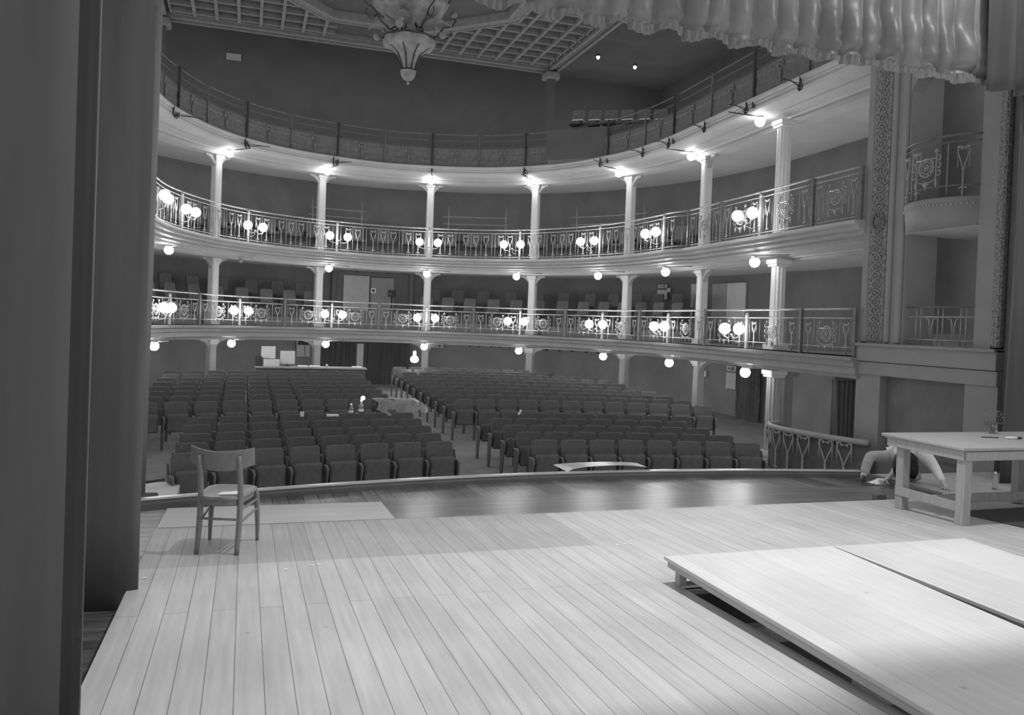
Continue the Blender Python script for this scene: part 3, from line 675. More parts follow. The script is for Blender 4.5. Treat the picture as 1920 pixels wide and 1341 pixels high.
# seat: rounded trapezoid
A = Vector((bl[0], bl[1], 0)); B = Vector((brr[0], brr[1], 0)); Cc = Vector((frr[0], frr[1], 0)); D = Vector((fl_[0], fl_[1], 0))
A += Vector((-.0, -.02, 0)); ctr = (A + B + Cc + D) / 4
def seatpt(ang, k):
    c_, s_ = cos(ang), sin(ang); q = 4.2; r = (abs(c_) ** q + abs(s_) ** q) ** (-1 / q); u = (r * c_ * k + 1) / 2; v = (r * s_ * k + 1) / 2
    bot = A.lerp(B, u); top = D.lerp(Cc, u); return bot.lerp(top, v)
st = MB(); n = 36; rings = [(.0, .436), (.5, .433), (.86, .440), (1.03, .450), (1.08, .445), (1.09, .432), (1.06, .422)]
vs = []
for k, z in rings:
    for i in range(n): pp = seatpt(2 * pi * i / n, k); vs.append((pp.x, pp.y, zc + z))
st.add(vs, [(r * n + i, r * n + (i + 1) % n, (r + 1) * n + (i + 1) % n, (r + 1) * n + i) for r in range(len(rings) - 1) for i in range(n)], True)
seat_o = obj('seat', st, 'chairseat', t)
ap_ = MB(); vs = []
for z in (.425, .385):
    for i in range(n): pp = seatpt(2 * pi * i / n, 1.02 if z > .4 else 1.0); vs.append((pp.x, pp.y, zc + z))
ap_.add(vs, [(i, i + n, (i + 1) % n + n, (i + 1) % n) for i in range(n)], True); obj('apron_rail', ap_, 'chair', t)
tag_ = MB(); 
for dx, dy, w_, h_ in ((0, 0, .09, .05), (.05, .03, .05, .03)): tag_.add([(ctr.x + .02 + dx - w_, ctr.y - .10 + dy - h_, zc + .452), (ctr.x + .02 + dx + w_, ctr.y - .12 + dy - h_ * .7, zc + .452), (ctr.x + .02 + dx + w_ * .8, ctr.y - .10 + dy + h_, zc + .453), (ctr.x + .02 + dx - w_ * .6, ctr.y - .10 + dy + h_ * .6, zc + .453)], [(0, 1, 2, 3)])
tag(obj('paper_sheet', tag_, 'paper'), 'crumpled white paper sheet lying on the wooden chair seat', 'paper')
# curved backrest
bk = MB(); nn_ = 16; bc = Vector(((bl[0] + brr[0]) / 2, (bl[1] + brr[1]) / 2))
def bpt(u, v, th):
    s_ = (u - .5) * .47; dpt = .085 * (1 - (2 * (u - .5)) ** 2); hh = .145 * (1 - .16 * abs(2 * u - 1) ** 3)
    off = -.045 + dpt * -1 + th; z = .815 - .035 * (1 - (2 * u - 1) ** 2) - v * hh
    pp = bc + bdir * s_ + bn * (-off * -1 * 1.0); return (pp.x, pp.y, zc + z - .01)
def bpt(u, v, th):
    s_ = (u - .5) * .49; dpt = .07 * (1 - (2 * (u - .5)) ** 2); hh = .15 * (1 - .10 * abs(2 * u - 1) ** 3)
    z = .825 - .032 * (1 - (2 * u - 1) ** 2) - v * hh
    pp = bc + bdir * s_ - bn * (.0 - dpt * .0 + (.07 - dpt) * 1.0 - .0) * 1.0 + bn * (.0 - th)
    pp = bc + bdir * s_ + bn * (dpt - .07 + .00 + .02 * (1 - v) - th)
    return (pp.x, pp.y, zc + z)
f1 = [[bpt(i / nn_, j / 4, .0) for j in range(5)] for i in range(nn_ + 1)]; f2 = [[bpt(i / nn_, j / 4, .018) for j in range(5)] for i in range(nn_ + 1)]
vs = [p for r in f1 for p in r] + [p for r in f2 for p in r]; K = (nn_ + 1) * 5; fs = []
for i in range(nn_):
    for j in range(4): fs += [(i * 5 + j, i * 5 + j + 1, (i + 1) * 5 + j + 1, (i + 1) * 5 + j), (K + i * 5 + j, K + (i + 1) * 5 + j, K + (i + 1) * 5 + j + 1, K + i * 5 + j + 1)]
    fs += [(i * 5, (i + 1) * 5, K + (i + 1) * 5, K + i * 5), (i * 5 + 4, K + i * 5 + 4, K + (i + 1) * 5 + 4, (i + 1) * 5 + 4)]
for j in range(4): fs += [(j, K + j, K + j + 1, j + 1), (nn_ * 5 + j, nn_ * 5 + j + 1, K + nn_ * 5 + j + 1, K + nn_ * 5 + j)]
bk.add(vs, fs, False); obj('backrest', bk, 'chair', t)
def L3(p, z): return (p[0], p[1], zc + z)
bl2 = (bl[0] - bn.x * .03, bl[1] - bn.y * .03); br2 = (brr[0] - bn.x * .03, brr[1] - bn.y * .03)
for (a, b, z0, z1) in ((bl2, br2, .27, .27), (fl_, frr, .33, .33), (fl_, frr, .365, .365), (bl2, fl_, .24, .27), (bl2, fl_, .35, .35), (br2, frr, .24, .27), (br2, frr, .34, .345)):
    obj('stretcher', MB().tube([L3(a, z0), L3(b, z1)], .0095, 8), 'chair', t)
# ------------------------------------------------------------------ big table
t = thing('wooden_table', 'large raw pine work table at the right of the stage', 'table', (7.9, 6.9, zf(6.9)))
TZ = -1.06 + EYE
obj('tabletop', MB().bevbox((6.73, 6.19, TZ - .03), (9.3, 7.28, TZ), .006), 'table', t)
obj('tabletop_edge', MB().bevbox((6.75, 6.21, TZ - .045), (9.28, 7.26, TZ - .031), .004), 'tableleg', t)
TL = [(6.83, 6.26), (6.86, 7.08), (8.75, 6.26), (8.60, 7.14)]
for (x, y) in TL: obj('leg', MB().bevbox((x - .05, y - .05, zf(y)), (x + .05, y + .05, TZ - .045), .004), 'tableleg', t)
obj('apron', MB().bevbox((6.76, 6.215, TZ - .13), (6.778, 7.22, TZ - .045), .003), 'tableleg', t)
obj('apron', MB().bevbox((6.78, 6.192, TZ - .13), (8.80, 6.209, TZ - .045), .003), 'tableleg', t)
obj('apron', MB().bevbox((6.812, 7.21, TZ - .13), (8.80, 7.235, TZ - .045), .003), 'tableleg', t)
m = MB(); m.add([(6.80, 6.3, zf(6.3) + .13), (6.83, 6.3, zf(6.3) + .13), (6.83, 7.12, zf(6.3) + .13), (6.80, 7.12, zf(6.3) + .13), (6.80, 6.3, zf(6.3) + .22), (6.83, 6.3, zf(6.3) + .22), (6.83, 7.12, zf(6.3) + .22), (6.80, 7.12, zf(6.3) + .22)], [(0, 3, 2, 1), (4, 5, 6, 7), (0, 1, 5, 4), (1, 2, 6, 5), (2, 3, 7, 6), (3, 0, 4, 7)])
obj('stretcher', m, 'tableleg', t)
obj('stretcher', MB().bevbox((6.9, 6.68, zf(6.7) + .13), (8.75, 6.71, zf(6.7) + .22), .003), 'tableleg', t)
t = thing('marker_pen', 'white marker pen with dark cap lying on the pine table', 'pen', (7.92, 6.72, TZ), radians(-8))
lobj('barrel', MB().tube([(-.02, 0, .014), (.11, 0, .014)], .014, 10), 'paper', t); lobj('cap', MB().tube([(.11, 0, .014), (.17, 0, .014)], .012, 10), 'black', t)
tag(obj('pencil', MB().tube([(7.70, 6.86, TZ + .005), (7.88, 6.80, TZ + .005)], .006, 6), 'black'), 'thin dark pencil beside the white marker on the table', 'pencil')
t = thing('dried_bouquet', 'dry twiggy bouquet in a jar standing near the far edge of the pine table', 'flowers', (8.20, 7.15, TZ))
lobj('jar', MB().lathe([(.002, 0), (.04, 0), (.045, .04), (.04, .09), (.03, .10)], (0, 0, 0), 12), 'glass', t)
random.seed(3)
sp = MB()
for i in range(26):
    a = random.uniform(0, 2 * pi); l = random.uniform(.10, .27); r = random.uniform(.02, .12); p0 = (0, 0, .02); p1 = (cos(a) * r * .5, sin(a) * r * .5, l * .6); p2 = (cos(a) * r, sin(a) * r, l)
    sp.tube([p0, p1, p2], .0022, 4); 
    for q in range(3): sp.ball((p2[0] + random.uniform(-.02, .02), p2[1] + random.uniform(-.02, .02), p2[2] - q * .03), .008, 5, 3)
lobj('stems', sp, 'brush', t)
tag(obj('floor_mat', MB().prism([(7.35, 6.0), (9.6, 6.1), (9.6, 6.9), (7.3, 6.8)], lambda y: zf(y) + .001, lambda y: zf(y) + .012), 'signdark'), 'dark rubber mat on the boards under the table', 'mat')
t = thing('water_bottle', 'small clear bottle standing on the floor behind the table', 'bottle', (9.25, 8.0, zf(8.0) - .02))
lobj('body', MB().lathe([(.002, 0), (.033, 0), (.035, .02), (.035, .14), (.014, .19), (.014, .21)], (0, 0, 0), 12), 'glass', t); lobj('cap', MB().lathe([(.015, .205), (.015, .23), (.001, .23)], (0, 0, 0), 10), 'paper', t)
tag(obj('white_rod', MB().tube([(9.27, 7.35, zf(7.4) - .02), (9.30, 7.37, zf(7.4) + .36)], .012, 8), 'paper'), 'white rod standing upright behind the table at the right', 'rod')
tag(obj('wooden_bench', MB().bevbox((7.9, 7.35, zf(7.4) - .005), (10.4, 7.55, zf(7.4) + .05), .01), 'sidefloor'), 'low wooden sill lying on the side floor behind the table', 'sill')
# small litter on the boards
for i, (x, y) in enumerate(((.33, 6.02), (.52, 6.09), (.57, 6.10), (3.03, 6.2), (3.12, 6.22), (-.6, 6.0), (6.2, 6.35))):
    where = ['middle one of three by the chair', 'left one of the close pair by the chair', 'right one of the close pair by the chair', 'left of the pair at the seam centre', 'right of the pair at the seam centre', 'at the left deck edge', 'between platform and table'][i]
    tag(obj('paper_scrap', MB().prism([(x - .012, y - .008), (x + .014, y - .010), (x + .010, y + .010), (x - .008, y + .012)], lambda yy: zf(yy) + .001, lambda yy: zf(yy) + .006), 'paper'), f'tiny white paper scrap on the boards, {where}', 'scrap', 'paper scraps on the boards')
# ------------------------------------------------------------------ proscenium side, right
XP = 10.6
def Z(r): return r + EYE
t = thing('pilaster', 'tall pilaster with a carved relief strip where the balconies end', 'pilaster', (XP, 11.6, Z(-.13)))
obj('shaft', MB().box((XP + .04, 11.12, Z(-.13)), (XP + .7, 12.12, Z(7))), 'pil', t)
obj('side_moulding', MB().bevbox((XP, 11.95, Z(-.1)), (XP + .06, 12.12, Z(7)), .02), 'pil', t)
obj('side_moulding', MB().bevbox((XP, 11.42, Z(-.1)), (XP + .06, 11.55, Z(7)), .02), 'pil', t)
obj('side_moulding', MB().bevbox((XP - .01, 11.16, Z(-.1)), (XP + .06, 11.30, Z(7)), .02), 'pil', t)
rel = obj('relief_strip', MB().box((XP + .01, 11.56, Z(-.08)), (XP + .05, 11.94, Z(7))), 'orn', t)
rr_ = MB()
for i in range(44):
    z = Z(-.0) + i * .155; yy = 11.75
    rr_.tube([(XP, yy + .09 * cos(2 * pi * k / 10), z + .065 * sin(2 * pi * k / 10)) for k in range(10)], .014, 4, closed=True); rr_.ball((XP, yy, z), .025, 6, 4); rr_.ball((XP, yy - .13, z + .07), .02, 5, 3); rr_.ball((XP, yy + .13, z + .07), .02, 5, 3)
obj('relief_scrolls', rr_, 'pil', t)
obj('boss', MB().tube([(XP - .01, 11.75 + .14 * cos(2 * pi * k / 20), Z(2.05) + .16 * sin(2 * pi * k / 20)) for k in range(20)], .022, 6, closed=True).ball((XP + .05, 11.75, Z(2.05)), .10, 12, 8), 'dado', t)
t = thing('pilaster', 'plain flat pilaster between the stage box and the dark stage curtain', 'pilaster', (XP, 9.5, Z(-.13)))
obj('shaft', MB().box((XP + .0, 9.36, Z(-.13)), (XP + .7, 9.66, Z(7))), 'pil', t)
obj('carved_strip', MB().bevbox((XP - .03, 9.20, Z(-.1)), (XP + .1, 9.36, Z(7)), .03), 'carved', t)
struct('trim_1', MB().bevbox((XP - .06, 9.2, Z(-.44)), (XP + .3, 12.14, Z(-.13)), .01).bevbox((XP - .10, 9.2, Z(-.17)), (XP + .3, 12.14, Z(-.12)), .01), 'pil')
struct('trim_2', MB().bevbox((XP - .03, 9.2, Z(-.68)), (XP + .3, 12.14, Z(-.45)), .01), 'pil')
struct('wall_right', MB().box((XP, 11.55, Z(-2.0)), (XP + .3, 12.14, Z(-.68))).box((XP, 9.2, Z(-2.0)), (XP + .3, 9.78, Z(-.68))), 'pil')
struct('wall_right', MB().box((XP - .02, 11.55, Z(-3.0)), (XP + .3, 12.14, Z(-2.0))).box((XP - .02, 9.2, Z(-3.0)), (XP + .3, 11.56, Z(-2.0))), 'dado')
struct('wall_partition', MB().box((XP + .3, 11.95, Z(-3)), (15.2, 12.12, Z(9.4))), 'wall')
struct('wall_box', MB().box((13.4, 8.4, Z(-3)), (13.5, 12, Z(6))).box((XP + .3, 9.0, Z(-3)), (13.4, 9.36, Z(6))), 'box')
struct('wall_box', MB().box((12.1, 10.2, Z(.1)), (12.2, 12, Z(6))), 'box')
# dark stage door under the box
dr = struct('door_1', MB().box((XP + .16, 9.78, Z(-2.0)), (XP + .2, 11.55, Z(-.68))), 'dado')
# arched head over the upper box
ah = MB(); pts = [(11.15, Z(4.0)), (11.15, Z(5.2)), (9.66, Z(5.2)), (9.66, Z(4.0))] + [(9.66 + .25 * (1 - cos(pi / 2 * k / 6)), Z(4.0) + .4 * sin(pi / 2 * k / 6)) for k in range(7)] + [(11.15 - .25 * (1 - cos(pi / 2 * k / 6)), Z(4.0) + .4 * sin(pi / 2 * k / 6)) for k in range(6, -1, -1)]
m_ = len(pts); ah.add([(XP + .02, y, z) for y, z in pts] + [(XP + .3, y, z) for y, z in pts], [tuple(range(m_)), tuple(range(2 * m_ - 1, m_ - 1, -1))] + [(i, m_ + i, m_ + (i + 1) % m_, (i + 1) % m_) for i in range(m_)])
struct('trim_3', ah, 'pil')
# slabs of the stage box
def boxslab(z0, z1, bul, mat): 
    pts = [(XP + .02, 9.66)] + [(XP + .02 - bul * sin(pi * k / 12) ** .7, 9.66 + 1.49 * k / 12) for k in range(13)] + [(13.4, 11.15), (13.4, 9.66)]
    return MB().prism(pts, Z(z0), Z(z1))
t = thing('box_balcony', 'bow-fronted balcony of the upper stage box between the two pilasters', 'balcony', (XP, 10.4, Z(1.9)))
def bowring(z, bul): return [(XP + .02 - bul * sin(pi * k / 16) ** .7, 9.66 + 1.49 * k / 16, Z(z)) for k in range(17)]
m = MB(); prof = [(2.22, .38), (2.17, .42), (2.10, .38), (2.04, .34), (1.98, .33), (1.88, .26), (1.80, .14), (1.78, .0)]
vs = [p for z, b in prof for p in bowring(z, b)]; m.add(vs, [(r * 17 + i, r * 17 + i + 1, (r + 1) * 17 + i + 1, (r + 1) * 17 + i) for r in range(len(prof) - 1) for i in range(16)], True)
obj('front', m, 'pil', t); bd = MB()
for i in range(24):
    k = .5 + i * 15 / 23; bd.ball((XP + .02 - .40 * sin(pi * k / 16) ** .7, 9.66 + 1.49 * k / 16, Z(2.11)), .018, 6, 4)
obj('bead_row', bd, 'fascia', t)
obj('deck', boxslab(2.12, 2.2, .34, None), 'slabin', t); obj('soffit', MB().box((XP + .02, 9.66, Z(1.76)), (13.4, 11.15, Z(1.79))), 'box', t)
t = thing('box_railing', 'curved ornate iron railing of the upper stage box', 'railing', (XP, 10.4, Z(2.22)))
for z, nm, r in ((3.18, 'handrail', .022), (3.08, 'rail', .014), (2.40, 'rail', .012)): obj(nm, MB().tube([(x, y, zz) for x, y, zz in bowring(z, .34)], r, 6), 'irondark', t)
for k, me, nm in ((2, LIL2, 'lily_ornament'), (14, LIL2, 'lily_ornament'), (4.2, BAR2, 'baluster'), (11.8, BAR2, 'baluster'), (8, MED2, 'medallion'), (10.2, LIL2, 'lily_ornament')):
    c = bpy.data.objects.new(nm, me); COLL.objects.link(c); c.parent = t
    x, y = XP + .02 - .34 * sin(pi * k / 16) ** .7, 9.66 + 1.49 * k / 16; L = t.location; c.location = (x - L[0], y - L[1], 0); c.rotation_euler = (0, 0, radians(90 + 25 * cos(pi * k / 16)))
t = thing('box_railing', 'plain grille railing of the lower stage box above the stage door', 'railing', (XP + .1, 10.4, Z(-.12)))
yb0, yb1 = 9.70, 11.1
for z in (.52, .36, -.02): obj('rail', MB().tube([(XP + .1, yb0, Z(z)), (XP + .1, yb1, Z(z))], .015, 6), 'iron' if z < .5 else 'irondark', t)
for k in range(3):
    for d in (-.05, .05):
        y = 9.95 + k * .45 + d; obj('baluster', MB().tube([(XP + .1, y, Z(-.1)), (XP + .1, y, Z(.5))], .010, 5), 'iron', t)
for k in range(2):
    y = 10.14 + k * .45
    for sg in (-1, 1): obj('lily_ornament', MB().tube([(XP + .1, y + sg * .12, Z(.34)), (XP + .1, y + sg * .05, Z(.32)), (XP + .1, y + sg * .02, Z(.2)), (XP + .1, y + sg * .02, Z(.02))], .011, 5), 'iron', t)
# box doorway heads, lit from inside
struct('trim_4', MB().bevbox((12.02, 9.40, Z(3.95)), (12.25, 10.15, Z(4.02)), .01), 'creamw')
struct('trim_4', MB().bevbox((12.02, 9.40, Z(1.42)), (12.25, 10.15, Z(1.48)), .01), 'creamw')
struct('wall_box', MB().box((12.15, 9.36, Z(4.02)), (12.2, 10.2, Z(6))), 'box')
# proscenium pier and opening toward the stage
struct('wall_proscenium', MB().box((XP + .1, 8.75, Z(-3)), (XP + .9, 9.22, Z(8))), 'dado')
# ground level stage box balustrade in the stalls
bp = [(10.55, 14.25), (10.22, 14.12), (10.02, 13.80), (9.96, 13.35), (9.99, 12.85), (10.09, 12.35), (10.22, 11.9), (10.38, 11.5)]
t = thing('box_balustrade', 'low curving balustrade of the ground level box beside the stage', 'railing', (9.9, 13.0, PITF))
def sm(P, n=5):
    out = []
    for i in range(len(P) - 1):
        for k in range(n): out.append((P[i][0] + (P[i + 1][0] - P[i][0]) * k / n, P[i][1] + (P[i + 1][1] - P[i][1]) * k / n))
    return out + [P[-1]]
bps = sm(bp)
def bpz(i): return Z(-1.88)
obj('handrail', MB().tube([(x, y, Z(-1.86)) for x, y in bps], .055, 8), 'doordk', t)
obj('plinth', MB().sweep([((x, y), (1, 0)) for x, y in bps], [(-.03, Z(-2.9)), (-.03, Z(-2.72)), (.03, Z(-2.72)), (.03, Z(-2.9))], closed=True), 'dado', t)
obj('backing_cloth', MB().sweep([((x, y), (1, 0)) for x, y in bps], [(.05, Z(-2.9)), (.05, Z(-1.9))]), 'seat', t)
LILG = lily(.2, .85).mesh('lily'); LILG.materials.append(M['doordk'])
for i in range(1, 8):
    k = i * 35 // 8; x, y = bps[k]; x2, y2 = bps[min(k + 1, len(bps) - 1)]
    c = bpy.data.objects.new('lily_ornament', LILG); COLL.objects.link(c); c.parent = t; c.location = (x - 9.9 - .02, y - 13.0, .05); c.rotation_euler = (0, 0, math.atan2(y2 - y, x2 - x)); c.scale = (1.6, 1, 1.1)
# ------------------------------------------------------------------ curtains
def drape(name, p0, p1, z0, z1, folds, amp, mat, lab, cat='curtain', nseg=None, parent=None, seed=0, flare=0.):
    """pleated cloth hanging between plan points p0, p1"""
    d = Vector((p1[0] - p0[0], p1[1] - p0[1])); Ln = d.length; d.normalize(); nn = Vector((-d.y, d.x)); n = nseg or int(folds * 8)
    m = MB()
    def fn(u, v):
        w = noise.noise(Vector((u * folds * .45 + seed, seed, v * .6))) * 1.6; ph = 2 * pi * (u * folds + w * .5)
        a = amp * (sin(ph) + .35 * sin(2.3 * ph + 1)) * (1 + flare * (1 - v)) * (.7 + .5 * noise.noise(Vector((u * folds, seed + 3, v * 2))))
        return (p0[0] + d.x * u * Ln + nn.x * a, p0[1] + d.y * u * Ln + nn.y * a, z0 + (z1 - z0) * v)
    m.grid(fn, n, 14)
    o = obj(name, m, mat, parent)
    if parent is None: tag(o, lab, cat)
    sol = o.modifiers.new('thick', 'SOLIDIFY'); sol.thickness = .008
    return o
drape('stage_curtain', (-3.2, 3.05), (-.565, 3.08), zf(3) - .13, 7.5, 6, .022, 'curtain', 'near grey stage curtain with soft folds at the far left', seed=1)
drape('stage_curtain', (-2.6, 3.72), (-.612, 3.74), zf(3.7) - .13, 7.5, 6, .015, 'curtaindk', 'narrow black masking curtain just behind the near grey curtain', seed=2)
drape('stage_curtain', (-3.4, 5.62), (-.612, 5.75), zf(5.6) - .13, 8, 7, .022, 'curtain', 'farther dark stage curtain whose right edge frames the auditorium', seed=4)
tag(obj('curtain_edge', MB().tube([(-.607, 3.735, zf(3.7) - .1), (-.605, 3.735, 3), (-.607, 3.735, 7)], .004, 5), 'edge'), 'thin pale edging strip hanging along the black masking curtain', 'curtain trim')
tag(obj('proscenium_pipe', MB().tube([(-.97, 9.2, zf(9)), (-.93, 9.2, 8)], .03, 8), 'pil'), 'thin pale pipe just showing along the edge of the farther curtain', 'pipe')
drape('stage_curtain', (9.75, 8.35), (11.6, 8.2), zf(8.3) - .02, 8, 6, .07, 'curtain', 'tall stage curtain hanging at the right edge beside the pilaster', seed=7)
drape('door_curtain', (11.22, 13.5), (12.0, 13.45), Z(-2.85), Z(-.86), 6, .05, 'pil', 'pale striped curtain filling the doorway behind the ground level box', seed=9)
tag(obj('curtain_pelmet', MB().bevbox((11.15, 13.36, Z(-.89)), (12.1, 13.42, Z(-.74)), .01), 'pil'), 'wooden pelmet over the pale striped door curtain', 'pelmet')
drape('door_curtain', (14.42, 21.6), (14.5, 20.6), Z(-2.9), Z(-.85), 5, .05, 'seat', 'black curtain beside the notice, left of the fluted column', seed=11)
drape('entrance_curtain', (2.7, 30.95), (6.0, 30.9), Z(-2.6), Z(-.8), 16, .05, 'walldeep', 'wide dark entrance curtain across the back of the centre aisle', seed=13)
# grand valance
vt = thing('grand_valance', 'satin stage valance with gathered swags across the top of the picture', 'valance', (5, 8.4, Z(3.4)))
def vfn(u, v):
    x = -2.2 + 12.4 * u; w_ = x + .10 * noise.noise(Vector((x * 1.1, 5, 0))); ph = w_ / .31
    hem = Z(3.42) + .022 * sin(2 * pi * ph * .5) + .035 * noise.noise(Vector((x * 1.7, 3, 0)))
    z = hem + 2.6 * v ** 1.35; t_ = abs(sin(pi * ph)); a = -.11 * (t_ ** .55) * (.75 + .35 * noise.noise(Vector((round(ph), 2, 0))))
    h_ = z - hem
    if h_ < .62: a -= (.13 * sin(pi * h_ / .62) ** .7 if h_ > .1 else -.0) * (.45 + .55 * t_) * (.6 + .6 * noise.noise(Vector((x * 3.1, 8, h_ * 2)))) 
    a += .035 * noise.noise(Vector((x * 5, v * 7, 7))) + .018 * sin(40 * h_ + 5 * sin(x * 3)) * max(0, 1 - h_ / .5)
    return (x, 8.4 + a, z)
obj('cloth', MB().grid(vfn, 620, 34), 'valance', vt)
def ffn(u, v):
    x, y, z = vfn(u, 0); return (x, y + .02 * sin(u * 900) - .02, z - .10 * v * (1 + .35 * sin(x * 11)) + .02)
obj('fringe', MB().grid(ffn, 620, 2), 'fringe', vt)
drape('side_swag', (9.0, 8.15), (10.9, 8.1), Z(3.25), Z(6.5), 5, .12, 'curtaindk', 'dark gathered drape closing the right end of the valance', seed=17)
# ------------------------------------------------------------------ stalls seats
def seat_parts():
    b = MB(); w = .225; n = 8
    pts = [(-w, .40)] + [(-w + .06 * (1 - cos(pi / 2 * k / 4)), .86 + .07 * sin(pi / 2 * k / 4)) for k in range(5)] + [(w - .06 * (1 - cos(pi / 2 * k / 4)), .86 + .07 * sin(pi / 2 * k / 4)) for k in range(4, -1, -1)] + [(w, .40)]
    def lay(y, k, dz): return [(x * k, y + .10 * ((z - .4) / .5), z * 1.0 + dz) for x, z in pts]
    A = lay(-.035, .93, -.008); B = lay(-.02, 1, 0); C = lay(.03, 1, 0); m = len(pts)
    b.add(A + B + C, [tuple(range(m))[::-1][::-1], tuple(range(3 * m - 1, 2 * m - 1, -1))] + [(i, m + i, m + (i + 1) % m, (i + 1) % m) for i in range(m)] + [(m + i, 2 * m + i, 2 * m + (i + 1) % m, m + (i + 1) % m) for i in range(m)])
    e = MB(); e.tube([(x, y + .0, z) for x, y, z in B[2:-2]], .011, 5)
    c = MB(); c.bevbox((-.21, -.14, .36), (.21, -.05, .72), .03)   # tipped-up cushion
    sd = MB(); s_pts = [(.06, .0), (-.06, .0), (-.10, .25), (-.17, .50), (-.19, .62), (-.12, .645), (.10, .63), (.14, .80), (.10, .80), (.05, .5)]
    m = len(s_pts); sd.add([(-.275, y, z) for y, z in s_pts] + [(-.245, y, z) for y, z in s_pts], [tuple(range(m))[::-1], tuple(range(m, 2 * m))] + [(i, (i + 1) % m, m + (i + 1) % m, m + i) for i in range(m)])
    a = MB(); a.tube([(-.26, -.055, .02), (-.26, -.10, .26), (-.26, -.17, .50), (-.26, -.19, .62), (-.26, -.12, .655), (-.26, .08, .64)], [.010, .012, .014, .02, .024, .018], 6)
    return b, e, c, sd, a
b, e, c, sd, a = seat_parts()
SROOT = thing('theatre_seat', 'x', 'seat', (0, 0, 0)); SK = [lobj('backrest', b, 'seat', SROOT), lobj('back_rim', e, 'seatedge', SROOT), lobj('seat_cushion', c, 'seat', SROOT), lobj('side_panel', sd, 'seat', SROOT), lobj('armrest', a, 'arm', SROOT)]
sd2 = MB(); sd2.v = [(-x, y, z) for x, y, z in sd.v]; sd2.f = [f[::-1] for f in sd.f]; sd2.sm = sd.sm
a2 = MB(); a2.v = [(-x, y, z) for x, y, z in a.v]; a2.f = [f[::-1] for f in a.f]; a2.sm = a.sm
ENDM = [(sd2.mesh('side_panel'), 'seat', 'side_panel'), (a2.mesh('armrest'), 'arm', 'armrest')]
for me, mt, _ in ENDM: me.materials.append(M[mt])
RC = (4.4, -3.2)          # common centre of the curved rows
ROWS = [0, .81, 1.6, 2.45, 3.27, 5.4, 6.35, 7.25, 8.15, 9.1, 10.05, 11.0, 11.95, 12.85, 13.75]
nest(SK[0], SK[1]); nest(SK[3], SK[4]); SK = [SK[0], SK[2], SK[3]]
used = False
def inside(x, y, m=.45):
    dx = abs(x - AX); yy = y
    best = None
    for a_, b_ in COLS_IN:
        pass
    return True
def lim(y):       # half width of the hall floor at depth y
    P = [(12, 6.9), (15.8, 7.0), (20, 7.5), (23.8, 7.0), (26.0, 5.4), (27.2, 4.2), (28.6, 1.6), (30, 0)]
    for (y0, a0), (y1, a1) in zip(P, P[1:]):
        if y0 <= y <= y1: return a0 + (a1 - a0) * (y - y0) / (y1 - y0)
    return 6.5
def place_seat(x, y, rz, label, group, last=False, z=None):
    global used
    zz = pitz(y) if z is None else z
    if not used:
        SROOT.location = (x, y, zz); SROOT.rotation_euler = (0, 0, rz); SROOT['label'] = label; SROOT['group'] = group; used = True; r = SROOT
    else: r = copy_tree(SROOT, SK, (x, y, zz), rz, label, group)
    if last:
        p_ = r
        for me, _, nm in ENDM:
            o = bpy.data.objects.new(nm, me); COLL.objects.link(o); o.parent = p_; p_ = o
    return r
nseats = 0
for ri, dr_ in enumerate(ROWS):
    R = 16.0 + dr_
    for block in ('left', 'right'):
        if block == 'left' and ri > 12: continue
        cnt = 0
        for j in range(12):
            if block == 'left': xt = 3.04 - .53 * j; lim_n = 8 if ri < 5 else 12
            else: xt = 4.86 + .517 * j; lim_n = 8 if ri < 4 else 12
            if j >= lim_n: break
            if block == 'right' and 3 < ri < 5 and j >= 9: break
            ang = math.asin((xt - RC[0]) / 16.0) * 16.0 / R; x = RC[0] + R * sin(ang); y = RC[1] + R * cos(ang)
            if abs(x - AX) > lim(y) - .35: break
            if block == 'left' and ri >= 5 and j >= (11 if ri < 10 else 10): break
            cnt = j + 1
        for j in range(cnt):
            xt = (3.04 - .53 * j) if block == 'left' else (4.86 + .517 * j)
            ang = math.asin((xt - RC[0]) / 16.0) * 16.0 / R; x = RC[0] + R * sin(ang); y = RC[1] + R * cos(ang)
            place_seat(x, y, -ang, f'dark folding seat, {block} stalls, {ORD[ri + 1]} row from stage, {ORD[j + 1]} from centre aisle', 'folding seats of the stalls', last=(j == (0 if block == 'left' else cnt - 1)))
            nseats += 1
place_seat(10.4, 20.6, radians(-40), 'single dark folding seat standing apart at the right end of the back rows', 'folding seats of the stalls', True); nseats += 1
print('STALLS', nseats)
# balcony seats (simpler chairs)
def bseat():
    b = seat_parts()[0]; c_ = MB(); c_.bevbox((-.21, -.42, .36), (.21, .02, .46), .03); l = MB()
    l.lathe([(.001, 0), (.17, .0), (.15, .03), (.035, .05), (.035, .37), (.001, .37)], (0, -.18, 0), 10)
    return b, c_, l
b, c, l = bseat(); broot = thing('balcony_chair', 'x', 'chair', (0, 0, 0)); BK = [lobj('backrest', b, 'chaircloth', broot), lobj('seat', c, 'seat', broot), lobj('pedestal', l, 'irondark', broot)]
first = True
def bchair(s, off, z, lab, grp):
    global first
    o, tt, nn = rim(s, off); rz = math.atan2(nn[1], nn[0]) + pi / 2
    if first: broot.location = (o[0], o[1], z); broot.rotation_euler = (0, 0, rz); broot['label'] = lab; broot['group'] = grp; first = False
    else: copy_tree(broot, BK, (o[0], o[1], z), rz, lab, grp)
steps = []
